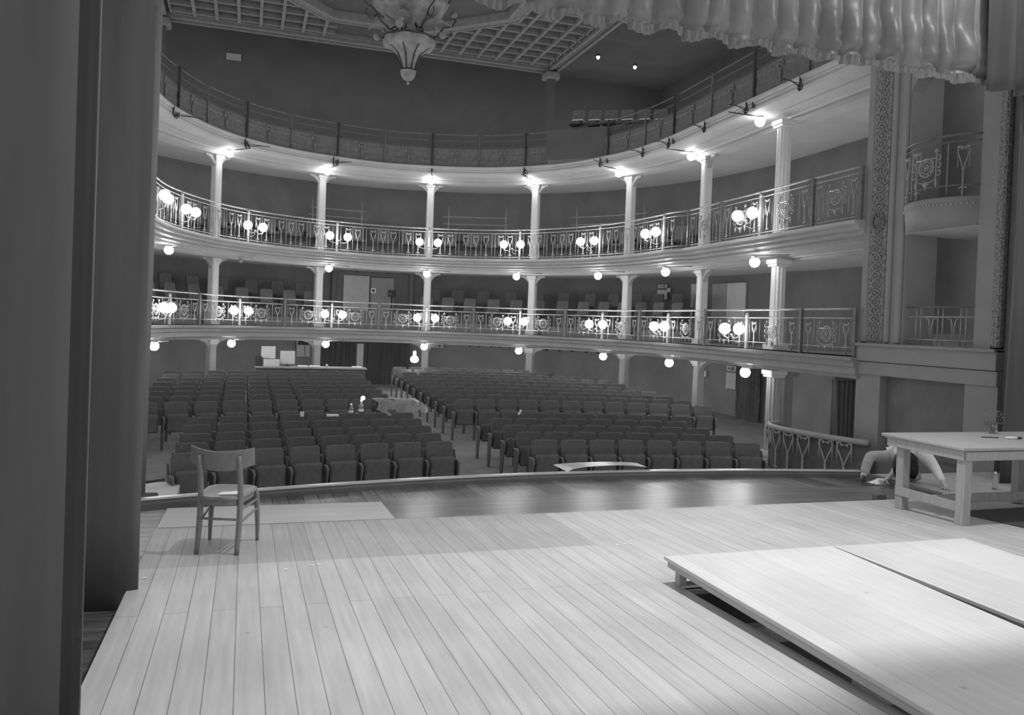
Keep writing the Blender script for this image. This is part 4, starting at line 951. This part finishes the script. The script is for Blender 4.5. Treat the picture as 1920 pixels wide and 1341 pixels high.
for tier in (1, 2):
    zd = T[tier][1]; rows = ((-2.25, .30), (-3.2, .62)) if tier == 1 else ((-2.25, .22), (-3.2, .50))
    for k, (off, up) in enumerate(rows):
        frx = frames(tier, -12, 9.6); st_ = MB().sweep([(o, n_) for o, n_ in frx], [(off - .44 if k == 0 else WALLOFF + .03, zd + .002), (off - .44 if k == 0 else WALLOFF + .03, zd + up), (off + .48, zd + up), (off + .48, zd + .002)], closed=True)
        st_ = obj('seating_step', st_, 'slabin'); tag(st_, f"{'front' if k == 0 else 'rear'} carpeted seating step of the {TN[tier]} balcony", 'step')
        idx = 0; ss = []
        s = -11.5
        while s < 9.2:
            if tier == 1 and k == 0 or True:
                near_door = tier == 1 and -1.3 < s < 1.45
                nearcol = False
                if not near_door: ss.append(s)
            s += .62 if k == 0 else .66
        for i, s in enumerate(ss):
            n_ = len(ss) - i
            side = f"{ORD[n_]} from the right" if n_ <= 20 else f"{ORD[min(20, i + 1)]} from the left"
            bchair(s, off, zd + up, f"dark chair of the {TN[tier]} balcony, {'front' if k == 0 else 'rear'} row, {side}", f'chairs of the {TN[tier]} balcony')
# handrails behind the middle balcony seats
for i, (s0, s1) in enumerate(((-1.5, -.1), (1.9, 3.6), (5.1, 7.3), (-8.5, -6.0))):
    z = T[2][1] + 1.55; o, _, _ = rim((s0 + s1) / 2, -3.1)
    t = thing('safety_rail', f"thin two-bar safety rail behind the middle balcony chairs, {['just left of centre', 'just right of centre', 'at the far right', 'at the far left'][i]}", 'railing', (o[0], o[1], z - .9))
    for zz in (z, z + .27): obj('rail', MB().tube([(*rim(s0 + (s1 - s0) * k / 8, -3.1)[0], zz) for k in range(9)], .018, 6), 'iron', t)
    for u in (.08, .95): obj('post', MB().tube([(*rim(s0 + (s1 - s0) * u, -3.1)[0], z - .95), (*rim(s0 + (s1 - s0) * u, -3.1)[0], z + .65)], .02, 6), 'iron', t)
# ------------------------------------------------------------------ back of the hall: doors, signs, desk
def wallpt(s, d=.06): return rim(s, WALLOFF + d)
def wall_panel(s, z0, z1, w, d=.05, th=.03):
    o, tt, nn = wallpt(s, d); return MB().obox(o, tt, nn, w / 2, th, z0, z1)
D1 = T[1][1]
dd = struct('door_2', wall_panel(-.16, D1, D1 + 1.96, .97), 'door'); struct('door_2', wall_panel(.37, D1, D1 + 1.92, .86), 'doordk')
struct('trim_5', wall_panel(.2, D1 + 1.97, D1 + 2.12, 2.9, .07, .05), 'wallup'); struct('trim_5', wall_panel(-.62, D1, D1 + 2.3, .14, .07, .05), 'wallup'); struct('trim_5', wall_panel(1.02, D1, D1 + 2.3, .14, .07, .05), 'wallup')
sg_ = thing('door_notice', 'small square white notice on the back door of the lower balcony', 'sign', (*wallpt(.2, .1)[0], D1 + 1.35))
o, tt, nn = wallpt(.2, .1); obj('sheet', MB().obox(o, tt, nn, .09, .006, D1 + 1.33, D1 + 1.51), 'paper', sg_)
o2, _, _ = wallpt(.2, .112); obj('print', MB().obox(o2, tt, nn, .05, .004, D1 + 1.37, D1 + 1.47), 'signdark', sg_)
o, tt, nn = rim(.55, -3.2); t = thing('camera_on_stand', 'dark video camera on a stand with bright reflections in the lower balcony', 'camera', (o[0], o[1], D1))
obj('stand', MB().tube([(o[0], o[1], D1), (o[0], o[1], D1 + 1.2)], .03, 6), 'black', t); obj('body', MB().bevbox((o[0] - .13, o[1] - .1, D1 + 1.2), (o[0] + .13, o[1] + .15, D1 + 1.45), .03), 'black', t)
obj('lens', MB().tube([(o[0] - .05, o[1] - .1, D1 + 1.3), (o[0] - .12, o[1] - .28, D1 + 1.28)], .06, 12), 'glass', t)
# right side lower balcony door leaves and signs
for i, (s, w) in enumerate(((8.57, .6), (9.15, .62), (9.65, .85))):
    struct('door_3', wall_panel(s, D1, D1 + 1.9, w), 'door' if i != 1 else 'doordk')
def notice(name, s, z0, z1, w, lab, prt=None, cat='sign', mat='boardlit', pm='signdark', d=.1):
    o, tt, nn = wallpt(s, d); t = thing(name, lab, cat, (o[0], o[1], z0)); obj('sheet', MB().obox(o, tt, nn, w / 2, .01, z0, z1), mat, t)
    if prt:
        m = MB()
        for (u0, v0, u1, v1) in prt:
            cu = (u0 + u1) / 2 - .5; c_ = (o[0] + tt[0] * cu * w + nn[0] * .013, o[1] + tt[1] * cu * w + nn[1] * .013); m.obox(c_, tt, nn, abs(u1 - u0) * w / 2, .003, z0 + (z1 - z0) * v0, z0 + (z1 - z0) * v1)
        obj('print', m, pm, t)
    return t
EX = [(.12, .42, .34, .58), (.30, .3, .36, .7), (.5, .25, .56, .75), (.6, .2, .72, .5), (.66, .5, .8, .8), (.8, .2, .88, .4)]   # arrow and running figure
notice('exit_sign', 1.83, Z(-1.07), Z(-.90), .42, 'small exit sign with arrow and running figure right of the centre aisle lamp', EX)
notice('notice_board', -1.35, Z(-1.53), Z(-.93), .5, 'pale notice sheet with dark heading left of the second column, above the desk', [(.08, .72, .92, .97), (.6, .1, .64, .7)])
notice('exit_sign', 9.61, Z(-1.25), Z(-1.08), .42, 'exit sign above the pale notice on the right wall of the stalls', EX)
notice('wall_notice', 9.61, Z(-1.80), Z(-1.29), .44, 'pale notice on the right wall of the stalls, below the exit sign')
notice('wall_notice', 7.45, Z(1.01), Z(1.33), .42, 'square pale notice on the right wall of the lower balcony')
notice('exit_sign', 7.45, Z(1.41), Z(1.52), .38, 'dim exit sign above the square notice of the lower balcony', EX)
notice('wall_notice', 7.66, Z(1.26), Z(1.40), .14, 'tiny pale notice beside the square notice of the lower balcony')
notice('light_switch', 8.85, Z(-1.50), Z(-1.32), .10, 'small pale switch plate on the right wall beside a slender column', mat='paper', cat='switch')
tag(obj('gallery_sign', MB().box((-1.05, 33.95, Z(9.88)), (-.5, 33.99, Z(10.14))), 'box'), 'faint pale sign on the dark gallery wall at the upper left', 'sign')
# small dark wall fittings in a row (coat hooks)
k = 0
for (lo, hi, zz, tn) in ((2.7, 3.64, Z(-.90), 'stalls wall right of the exit sign'), (4.5, 5.7, Z(-.93), 'stalls wall between the second and third columns'), (-.48, .81, Z(1.78), 'wall over the back door')):
    n = 5
    for i in range(n):
        s = lo + (hi - lo) * i / (n - 1); o, tt, nn = wallpt(s, .02); t = tag(obj('coat_hook', MB().obox(o, tt, nn, .05, .05, zz - .03, zz + .03).ball((o[0] + nn[0] * .12, o[1] + nn[1] * .12, zz - .02), .055, 8, 5), 'black'), f'dark hook on the {tn}, {ORD[i + 1]} from left', 'hook', 'dark hooks on the walls')
# technician's desk at the back of the left stalls
DY = 26.6; dz = Z(-1.63)
t = thing('control_desk', "long dark technician's desk behind the last left rows", 'desk', (2.0, DY, pitz(DY)))
obj('desk_top', MB().bevbox((.30, DY - .35, dz - .05), (3.75, DY + .35, dz), .01), 'doordk', t); obj('desk_front', MB().box((.35, DY - .3, pitz(DY)), (3.7, DY - .27, dz - .05)), 'seat', t)
def desk_thing(name, lab, cat, x, w, h, mat='board', y=DY, d=.03, lift=.0):
    t = thing(name, lab, cat, (x, y, dz)); obj('panel', MB().bevbox((x - w / 2, y - d, dz + lift), (x + w / 2, y + d, dz + lift + h), .01), mat, t)
    if name == 'monitor': obj('foot', MB().bevbox((x - .08, y - .08, dz), (x + .08, y + .08, dz + .02), .005).box((x - .02, y - .01, dz), (x + .02, y + .02, dz + lift + .05)), 'black', t)
    return t
desk_thing('monitor', 'pale back of the left, higher monitor on the desk', 'monitor', .70, .43, .38, 'board', lift=.24)
desk_thing('monitor', 'pale back of the right, lower monitor on the desk', 'monitor', 1.29, .45, .42, 'board', lift=.06, y=DY + .1)
tag(obj('cardboard_box', MB().bevbox((.56, DY - .22, dz), (1.04, DY - .06, dz + .22), .01), 'board'), 'pale cardboard box on the left end of the desk', 'box')
tag(obj('equipment_case', MB().bevbox((.32, DY - .2, dz), (.52, DY + .2, dz + .30), .02), 'black'), 'black equipment case at the left edge of the desk', 'case')
for i, (x, w) in enumerate(((1.75, .3), (2.12, .34), (3.45, .3), (2.5, .06))):
    tag(obj('paper_pile' if i < 3 else 'small_cup', MB().bevbox((x - w / 2, DY - .2, dz), (x + w / 2, DY + .05, dz + (.04 if i < 3 else .09)), .01), 'paper' if i < 3 else 'boardlit'), ['loose white papers in the middle of the desk', 'white papers right of the monitors on the desk', 'papers at the right end of the desk', 'small pale cup on the desk'][i], 'papers' if i < 3 else 'cup')
# tall pale door frame seen over the desk
struct('door_4', MB().box((3.84, 29.6, Z(-2.5)), (4.07, 29.66, Z(-.95))), 'door')
# bare work bulb hanging in the aisle
hb = (5.14, 25.6, Z(-1.26)); t = thing('hanging_work_lamp', 'bare lit work lamp hanging on a cord above the centre aisle', 'lamp', hb)
obj('cord', MB().tube([(hb[0], hb[1], hb[2] + .25), (hb[0], hb[1], T[1][0])], .006, 4), 'black', t)
obj('bulb', MB().lathe([(.001, -.12), (.10, -.09), (.135, -.02), (.11, .05), (.05, .10), (.045, .24), (.001, .24)], hb, 14), 'bulb', t)
# bright things lying among the stalls
t = tag(obj('dust_sheet', MB().grid(lambda u, v: (2.80 + .95 * u + .06 * sin(7 * v), 18.0 + .45 * v - .03 * sin(9 * u), pitz(18) + .93 + .16 * sin(pi * v) * (.4 + .6 * sin(pi * min(1, u * .9 + .12))) - .35 * (1 - v) * (.6 + .4 * sin(pi * u)) + .03 * noise.noise(Vector((u * 5, v * 5, 0)))), 18, 12), 'chand'), 'grey bag-like cover draped over seats beside the centre aisle', 'cover')
tag(obj('white_cloth', MB().grid(lambda u, v: (3.66 + .17 * u + .02 * sin(v * 5), 18.25 + .03 * sin(u * 9) + .05 * v, pitz(18) + .70 + .27 * v * (1 - .25 * u)), 6, 6), 'paper'), 'bright white cloth hanging at the aisle end beside the grey cover', 'cloth')
tag(obj('white_jacket', MB().grid(lambda u, v: (3.87 + .18 * u, 18.35 + .04 * sin(u * 8), pitz(18) + .62 + .26 * v * (1 - .6 * u)), 6, 6), 'boardlit'), 'pale garment lying on the aisle side right of the white cloth', 'garment')
for i, (x, y, z, r, h) in enumerate(((2.03, 16.25, .90, .045, .16), (2.22, 16.2, .92, .05, .22))):
    zb = pitz(y); t = thing('water_bottle', ['smaller clear bottle standing on a seat back in the left stalls', 'larger shining bottle standing on a seat back in the left stalls'][i], 'bottle', (x, y, zb + z))
    obj('body', MB().lathe([(.001, 0), (r, 0), (r, h * .6), (r * .4, h * .85), (r * .4, h)], (x, y, zb + z), 12), 'glass', t)
    obj('label', MB().lathe([(r + .002, h * .1), (r + .002, h * .32)], (x, y, zb + z), 12), 'paper', t)
    obj('cap', MB().lathe([(r * .45, h), (r * .45, h + .03), (.001, h + .03)], (x, y, zb + z), 10), 'paper', t)
tag(obj('small_lamp', MB().ball((2.24, 16.12, pitz(16) + 1.22), .04, 10, 8), 'bulb'), 'tiny bright light on the larger bottle in the left stalls', 'light')
tag(obj('paper_cup', MB().lathe([(.03, 0), (.04, .09)], (1.05, 15.6, pitz(15.6) + .93), 10), 'paper'), 'small white cup on a seat back left of the bottles', 'cup')
tag(obj('folded_paper', MB().prism([(1.5, 15.5), (1.72, 15.55), (1.7, 15.65), (1.5, 15.62)], pitz(15.6) + .94, pitz(15.6) + .97), 'paper'), 'crumpled white paper on a seat back left of the bottles', 'paper')
tag(obj('folded_card', MB().add([(5.4, 15.8, pitz(15.8) + .93), (5.46, 15.8, pitz(15.8) + 1.03), (5.52, 15.8, pitz(15.8) + .93), (5.4, 15.95, pitz(15.8) + .93), (5.46, 15.95, pitz(15.8) + 1.03), (5.52, 15.95, pitz(15.8) + .93)], [(0, 1, 4, 3), (1, 2, 5, 4)]), 'boardlit'), 'small pale tent card on a seat back in the right stalls', 'card')
for i, (x, y) in enumerate(((3.72, 12.85), (4.60, 12.1), (4.66, 11.75), (5.3, 11.4))):
    tag(obj('aisle_marker', MB().obox((x, y), (.8, -.6), (.6, .8), .10, .03, pitz(y) + .0, pitz(y) + .02), 'boardlit'), f'pale striped marker on the aisle floor near the stage, {ORD[i + 1]} from the left', 'floor marker', 'pale floor markers')
# objects seen past the curtain at the left below
tag(obj('side_ramp', MB().prism([(-3.2, 9.75), (-.76, 9.85), (-.78, 12.0), (-3.2, 12.0)], PITF, PITF + .55), 'board'), 'low pale step block beyond the lip at the left', 'step')
tag(obj('black_case', MB().bevbox((-2.6, 10.2, PITF + .55), (-.97, 11.0, PITF + .62), .02), 'signdark'), 'flat dark panel on the pale step at the left', 'panel')
tag(obj('cable', MB().tube([(-3.0, 11.5, PITF + .62), (-1.6, 11.45, PITF + .60), (-.95, 11.6, PITF + .66)], .018, 6), 'black'), 'dark cable running across the pale step at the left', 'cable')
# ------------------------------------------------------------------ gallery details
for i, (x, y, z) in enumerate(((11.9, 27.5, Z(9.8)), (13.2, 27.1, Z(9.5)))):
    t = thing('gallery_spotlight', f"small bright lamp under the gallery ceiling, {'left' if i == 0 else 'right'} of the two", 'lamp', (x, y, z))
    obj('lens', MB().ball((x, y, z), .055, 10, 8), 'spot', t); obj('cap', MB().lathe([(.08, .03), (.06, .12), (.001, .14)], (x, y, z), 10), 'black', t)
gst = struct('floor', MB().prism([(8.9, 24.4), (12.8, 20.5), (14.4, 22.4), (10.3, 26.8)], T[3][1], Z(6.15)), 'walldeep')
for i in range(6):
    u = i / 5; x = 9.55 + 2.3 * u; y = 25.1 - 1.3 * u
    copy_tree(broot, BK, (x + .6, y - .2, Z(6.15)), radians(-40), f'gallery chair catching light at the upper right, {ORD[i + 1]} from the left', 'gallery chairs catching light')
    t = thing('bundled_paper', f'bright white bundle on the gallery chairs, {ORD[i + 1]} from the left', 'bundle', (x + .5, y - .5, Z(6.62)), radians(-40), 'white bundles on the gallery chairs')
    lobj('sheet', MB().bevbox((-.18, -.14, 0), (.18, .12, .03), .01), 'paper', t)
# ------------------------------------------------------------------ person
def skin_fig(name, verts, edges, radii, mat, parent, root=0, sub=2):
    me = bpy.data.meshes.new(name); me.from_pydata(verts, edges, []); me.update(); me.materials.append(M[mat])
    o = bpy.data.objects.new(name, me); COLL.objects.link(o); o.parent = parent
    o.modifiers.new('skin', 'SKIN'); 
    if not me.skin_vertices: me.attributes.new('skin', 'FLOAT', 'POINT') if False else None
    sl = me.skin_vertices[0].data if me.skin_vertices else None
    return o, me
def skin_mesh(name, verts, edges, radii, root=0, sub=2):
    """evaluate a Skin + Subdivision figure to a plain mesh"""
    me = bpy.data.meshes.new(name + '_src'); me.from_pydata(verts, edges, []); me.update()
    o = bpy.data.objects.new(name + '_src', me); COLL.objects.link(o)
    md = o.modifiers.new('skin', 'SKIN'); md.use_smooth_shade = True
    bpy.context.view_layer.objects.active = o; o.select_set(True)
    if not len(me.skin_vertices): bpy.ops.mesh.customdata_skin_add()
    for i, v in enumerate(me.skin_vertices[0].data):
        r = radii[i]; v.radius = r if hasattr(r, '__len__') else (r, r); v.use_root = (i == root)
    o.modifiers.new('sub', 'SUBSURF').levels = sub; o.modifiers['sub'].render_levels = sub
    dg = bpy.context.evaluated_depsgraph_get(); ev = o.evaluated_get(dg); out = bpy.data.meshes.new_from_object(ev)
    out.name = name; bpy.data.objects.remove(o); out.polygons.foreach_set('use_smooth', [True] * len(out.polygons)); return out
PX, PY = 8.35, 8.55; PF = zf(8.6) - .02
t = thing('person', 'person in white shirt and jeans crouching behind the table, head bowed, hands down', 'person', (PX, PY, PF))
# local axes: x right, y away from camera, z up
V = {
 'pelvis': (.20, .42, .30), 'waist': (.20, .30, .40), 'chest': (.18, .09, .44), 'neck': (.0, -.07, .40), 'head0': (-.13, -.16, .33),
 'shL': (.30, .04, .40), 'elL': (.37, -.10, .22), 'wrL': (.25, -.38, .05), 'haL': (.21, -.45, .03),
 'shR': (-.05, .02, .40), 'elR': (-.14, .02, .20), 'wrR': (-.30, .02, .07), 'haR': (-.37, .01, .05),
 'hipR': (.06, .42, .28), 'knR': (-.30, .34, .33), 'anR': (-.42, .32, .06), 'toR': (-.50, .22, .03),
 'hipL': (.30, .44, .26), 'knL': (.22, .02, .07), 'anL': (.32, .44, .05), 'toL': (.34, .56, .04)}
names = list(V); idx = {k: i for i, k in enumerate(names)}
E_ = [('pelvis', 'waist'), ('waist', 'chest'), ('chest', 'neck'), ('neck', 'head0'), ('chest', 'shL'), ('shL', 'elL'), ('elL', 'wrL'), ('wrL', 'haL'), ('chest', 'shR'), ('shR', 'elR'), ('elR', 'wrR'), ('wrR', 'haR'),
      ('pelvis', 'hipR'), ('hipR', 'knR'), ('knR', 'anR'), ('anR', 'toR'), ('pelvis', 'hipL'), ('hipL', 'knL'), ('knL', 'anL'), ('anL', 'toL')]
Rd = {'pelvis': .12, 'waist': .11, 'chest': .14, 'neck': .055, 'head0': .05, 'shL': .10, 'elL': .055, 'wrL': .028, 'haL': .03, 'shR': .06, 'elR': .045, 'wrR': .028, 'haR': .03, 'hipR': .085, 'knR': .06, 'anR': .038, 'toR': .03, 'hipL': .085, 'knL': .06, 'anL': .038, 'toL': .03}
try:
    body = skin_mesh('body', [V[k] for k in names], [(idx[a], idx[b]) for a, b in E_], [Rd[k] for k in names])
    lobj('body', body, 'skin', t)
    def sub(keys, grow, nm, mt, ends={}):
        ks = list(keys); ii = {k: i for i, k in enumerate(ks)}; vv = [V[k] for k in ks]; 
        for k, p in ends.items():
            a = Vector(V[p[0]]); b_ = Vector(V[p[1]]); vv.append(tuple(a.lerp(b_, p[2]))); ii[k] = len(vv) - 1
        ee = [(ii[a], ii[b_]) for a, b_ in E_ if a in ii and b_ in ii]
        for k, p in ends.items(): ee.append((ii[p[0]], ii[k]))
        rr = [Rd[k] + grow for k in ks] + [p[3] for p in ends.values()]
        lobj(nm, skin_mesh(nm, vv, ee, rr), mt, t)
    sub(['waist', 'chest', 'shL', 'elL', 'shR', 'elR'], .014, 'shirt', 'shirt', {'cL': ('elL', 'wrL', .8, .045), 'cR': ('elR', 'wrR', .5, .045), 'ck': ('chest', 'neck', .7, .075), 'hem': ('waist', 'pelvis', .35, .135)})
    sub(['pelvis', 'hipR', 'knR', 'hipL', 'knL'], .014, 'jeans', 'jeans', {'aR': ('knR', 'anR', .92, .06), 'aL': ('knL', 'anL', .9, .055), 'wb': ('pelvis', 'waist', .4, .125)})
    for nm, a, b_ in (('shoe', 'anR', 'toR'), ('shoe', 'anL', 'toL')):
        pa = Vector(V[a]); pb = Vector(V[b_]); lobj(nm, skin_mesh('shoe', [tuple(pa + Vector((0, 0, -.01))), tuple(pa.lerp(pb, .6)), tuple(pb + (pb - pa).normalized() * .06)], [(0, 1), (1, 2)], [.042, .04, .032]), 'black', t)
    # head, hair, face
    hc = Vector((-.225, -.21, .29)); hm = MB()
    def headfn(u, v):
        a = 2 * pi * u; p_ = pi * v; r = .098; x = sin(p_) * cos(a); y = sin(p_) * sin(a); z = cos(p_)
        nose = .022 * math.exp(-((y + .75) ** 2 + (x) ** 2 * 8 + (z + .62) ** 2 * 3) * 6)
        return (hc.x + x * r * .88, hc.y + y * r * 1.0 - nose, hc.z + z * r * 1.15)
    hm.grid(headfn, 24, 16); face = lobj('head', hm, 'skin', t)
    lobj('eyes', MB().ball(tuple(hc + Vector((-.032, -.085, -.045))), .011, 8, 6).ball(tuple(hc + Vector((.032, -.085, -.045))), .011, 8, 6), 'black', t)
    lobj('mouth', MB().tube([tuple(hc + Vector((-.022, -.066, -.088))), tuple(hc + Vector((.022, -.066, -.088)))], .005, 5), 'jeans', t)
    lobj('ear', MB().ball(tuple(hc + Vector((.088, .01, -.02))), .022, 8, 6).ball(tuple(hc + Vector((-.088, .01, -.02))), .022, 8, 6), 'skin', t)
    hr = MB()
    def hairfn(u, v):
        a = 2 * pi * u; p_ = pi * .80 * v; r = .145 + .012 * noise.noise(Vector((cos(a) * 3, sin(a) * 3, v * 4))); x = sin(p_) * cos(a); y = sin(p_) * sin(a); z = cos(p_)
        drop = -.10 * max(0, v - .6)
        return (hc.x + x * r * 1.05, hc.y + .01 + y * r * 1.02, hc.z + .02 + z * r * 1.15 + drop)
    hr.grid(hairfn, 28, 14)
    for i in range(60):
        a = 2 * pi * i / 60; r = .138 * (1 + .05 * sin(i * 3.3)); p0 = hc + Vector((cos(a) * r, sin(a) * r + .01, .01)); p1 = p0 + Vector((.01 * cos(a * 3), .01 * sin(a * 2), -.08)); p2 = p1 + Vector((-.03 * cos(a), -.02 * sin(a), -.07 - .03 * sin(i * 1.7)))
        hr.tube([tuple(p0), tuple(p1), tuple(p2)], [.014, .012, .004], 5)
    lobj('hair', hr, 'hair', t)
    # hands: palm in the body mesh end, five fingers each
    for hk, wk, sgn in (('haL', 'wrL', 1), ('haR', 'wrR', -1)):
        hpos = Vector(V[hk]); dirv = (hpos - Vector(V[wk])); dirv.z = 0; dirv.normalize(); side = Vector((-dirv.y, dirv.x, 0))
        for f_, (o_, ln, sp_) in enumerate(((-.030, .060, -.25), (-.010, .072, -.08), (.010, .068, .06), (.028, .052, .2))):
            b0 = hpos + side * o_ + dirv * .01; d_ = (dirv + side * sp_).normalized(); pts = [b0 - dirv * .02, b0 + d_ * ln * .4 + Vector((0, 0, .010)), b0 + d_ * ln * .8 + Vector((0, 0, -.005)), b0 + d_ * ln + Vector((0, 0, -.018))]
            lobj('finger', MB().tube([tuple(p) for p in pts], [.010, .0095, .0085, .006], 8), 'skin', t)
        b0 = hpos - dirv * .02 + side * (-.03 * sgn); d_ = (dirv * .6 - side * sgn).normalized()
        lobj('thumb', MB().tube([tuple(b0), tuple(b0 + d_ * .03), tuple(b0 + d_ * .055 + Vector((0, 0, -.012)))], [.012, .0105, .007], 8), 'skin', t)
    tag(obj('crumpled_cloth', MB().grid(lambda u, v: (PX - .52 + .30 * u, PY - .02 + .16 * v, PF + .012 + .055 * sin(pi * u) * sin(pi * v) + .03 * abs(noise.noise(Vector((u * 6, v * 6, 2))))), 14, 10), 'paper'), 'crumpled white cloth on the floor by the crouching person', 'cloth')
except Exception as ex:
    print('PERSON', ex); raise
# ------------------------------------------------------------------ stage house: walls and lamps
struct('wall_stage', MB().box((-6, -2.2, -1.6), (-5.9, 9.2, 10)).box((-6, 9.1, -3), (-2.4, 9.4, 10)), 'curtaindk')
struct('wall_stage', MB().box((12.5, -2.2, -1.6), (12.6, 8.8, 10)), 'curtaindk')
tag(obj('border_cloth', MB().box((-3, 4.93, 5.6), (12, 4.96, 9.8)), 'curtaindk'), 'black border cloth hanging high over the stage, out of the picture', 'curtain')
def area(name, loc, target, size, power, spread=180, size_y=None, lab_=''):
    l = bpy.data.lights.new(name, 'AREA'); l.shape = 'RECTANGLE' if size_y else 'DISK'; l.size = size
    if size_y: l.size_y = size_y
    l.energy = power; l.spread = radians(spread)
    o = bpy.data.objects.new(name, l); COLL.objects.link(o); o.location = loc
    o.rotation_euler = (Vector(target) - Vector(loc)).to_track_quat('-Z', 'Y').to_euler(); tag(o, lab_, 'stage light'); return o
def spot(name, loc, target, size, power, ang, blend=.5, lab_=''):
    l = bpy.data.lights.new(name, 'SPOT'); l.energy = power; l.spot_size = radians(ang); l.spot_blend = blend; l.shadow_soft_size = size
    o = bpy.data.objects.new(name, l); COLL.objects.link(o); o.location = loc
    o.rotation_euler = (Vector(target) - Vector(loc)).to_track_quat('-Z', 'Y').to_euler(); tag(o, lab_, 'stage light'); return o
spot('stage_spotlight', (3.6, 5.75, 8.2), (3.6, 4.2, 0), .10, 2400, 84, 1.0, 'narrow stage spotlight high above the platforms')
area('work_light', (3.2, 1.0, 8.5), (3.2, 3.0, 0), 2.0, 50, 150, None, 'broad work light high above the front of the boards')
area('work_light', (8.8, 6.2, 7.6), (8.0, 12, 4.0), .4, 40, 160, None, 'small work light behind the right end of the valance')
def bulb_light(loc, e, lab):
    l = bpy.data.lights.new('box_lamp', 'POINT'); l.energy = e; l.shadow_soft_size = .06; o = bpy.data.objects.new('box_lamp', l); COLL.objects.link(o); o.location = loc; tag(o, lab, 'lamp')
bulb_light((11.7, 9.72, Z(4.6)), 10, 'lamp inside the upper stage box behind the pilaster')
bulb_light((11.7, 9.72, Z(1.62)), 5, 'lamp inside the lower stage box behind the pilaster')
# ------------------------------------------------------------------ world and camera
w = bpy.data.worlds.new('world'); scene.world = w; w.use_nodes = True
w.node_tree.nodes['Background'].inputs[0].default_value = (1, 1, 1, 1); w.node_tree.nodes['Background'].inputs[1].default_value = .12
w.light_settings.distance = 2.5; w.light_settings.ao_factor = .45
cy = scene.cycles
cy.use_fast_gi = True; cy.fast_gi_method = 'ADD'; cy.ao_bounces_render = 1
cy.max_bounces = 5; cy.diffuse_bounces = 2; cy.glossy_bounces = 2; cy.transmission_bounces = 4; cy.sample_clamp_indirect = 3.0
cy.caustics_reflective = False; cy.caustics_refractive = False
yaw, pitch, roll, F, CYP = .3163, .0143, .0376, 1526.5, 627.8
fwd = Vector((sin(yaw), cos(yaw), 0)); rt = Vector((cos(yaw), -sin(yaw), 0)); up = Vector((0, 0, 1))
f2 = fwd * cos(pitch) - up * sin(pitch); u2 = up * cos(pitch) + fwd * sin(pitch)
r3 = rt * cos(roll) + u2 * sin(roll); u3 = u2 * cos(roll) - rt * sin(roll)
cam = bpy.data.cameras.new('camera'); co = bpy.data.objects.new('camera', cam); COLL.objects.link(co)
co.matrix_world = Matrix(((r3.x, u3.x, -f2.x, 0), (r3.y, u3.y, -f2.y, 0), (r3.z, u3.z, -f2.z, EYE), (0, 0, 0, 1)))
cam.sensor_width = 36; cam.lens = F / 1920 * 36; cam.shift_x = 0; cam.shift_y = -(670.5 - CYP) / 1920; cam.clip_start = .05; cam.clip_end = 200
scene.camera = co
vs_ = scene.view_settings; vs_.view_transform = 'Standard'; vs_.look = 'None'; vs_.exposure = 0; vs_.gamma = 1; vs_.use_curve_mapping = False
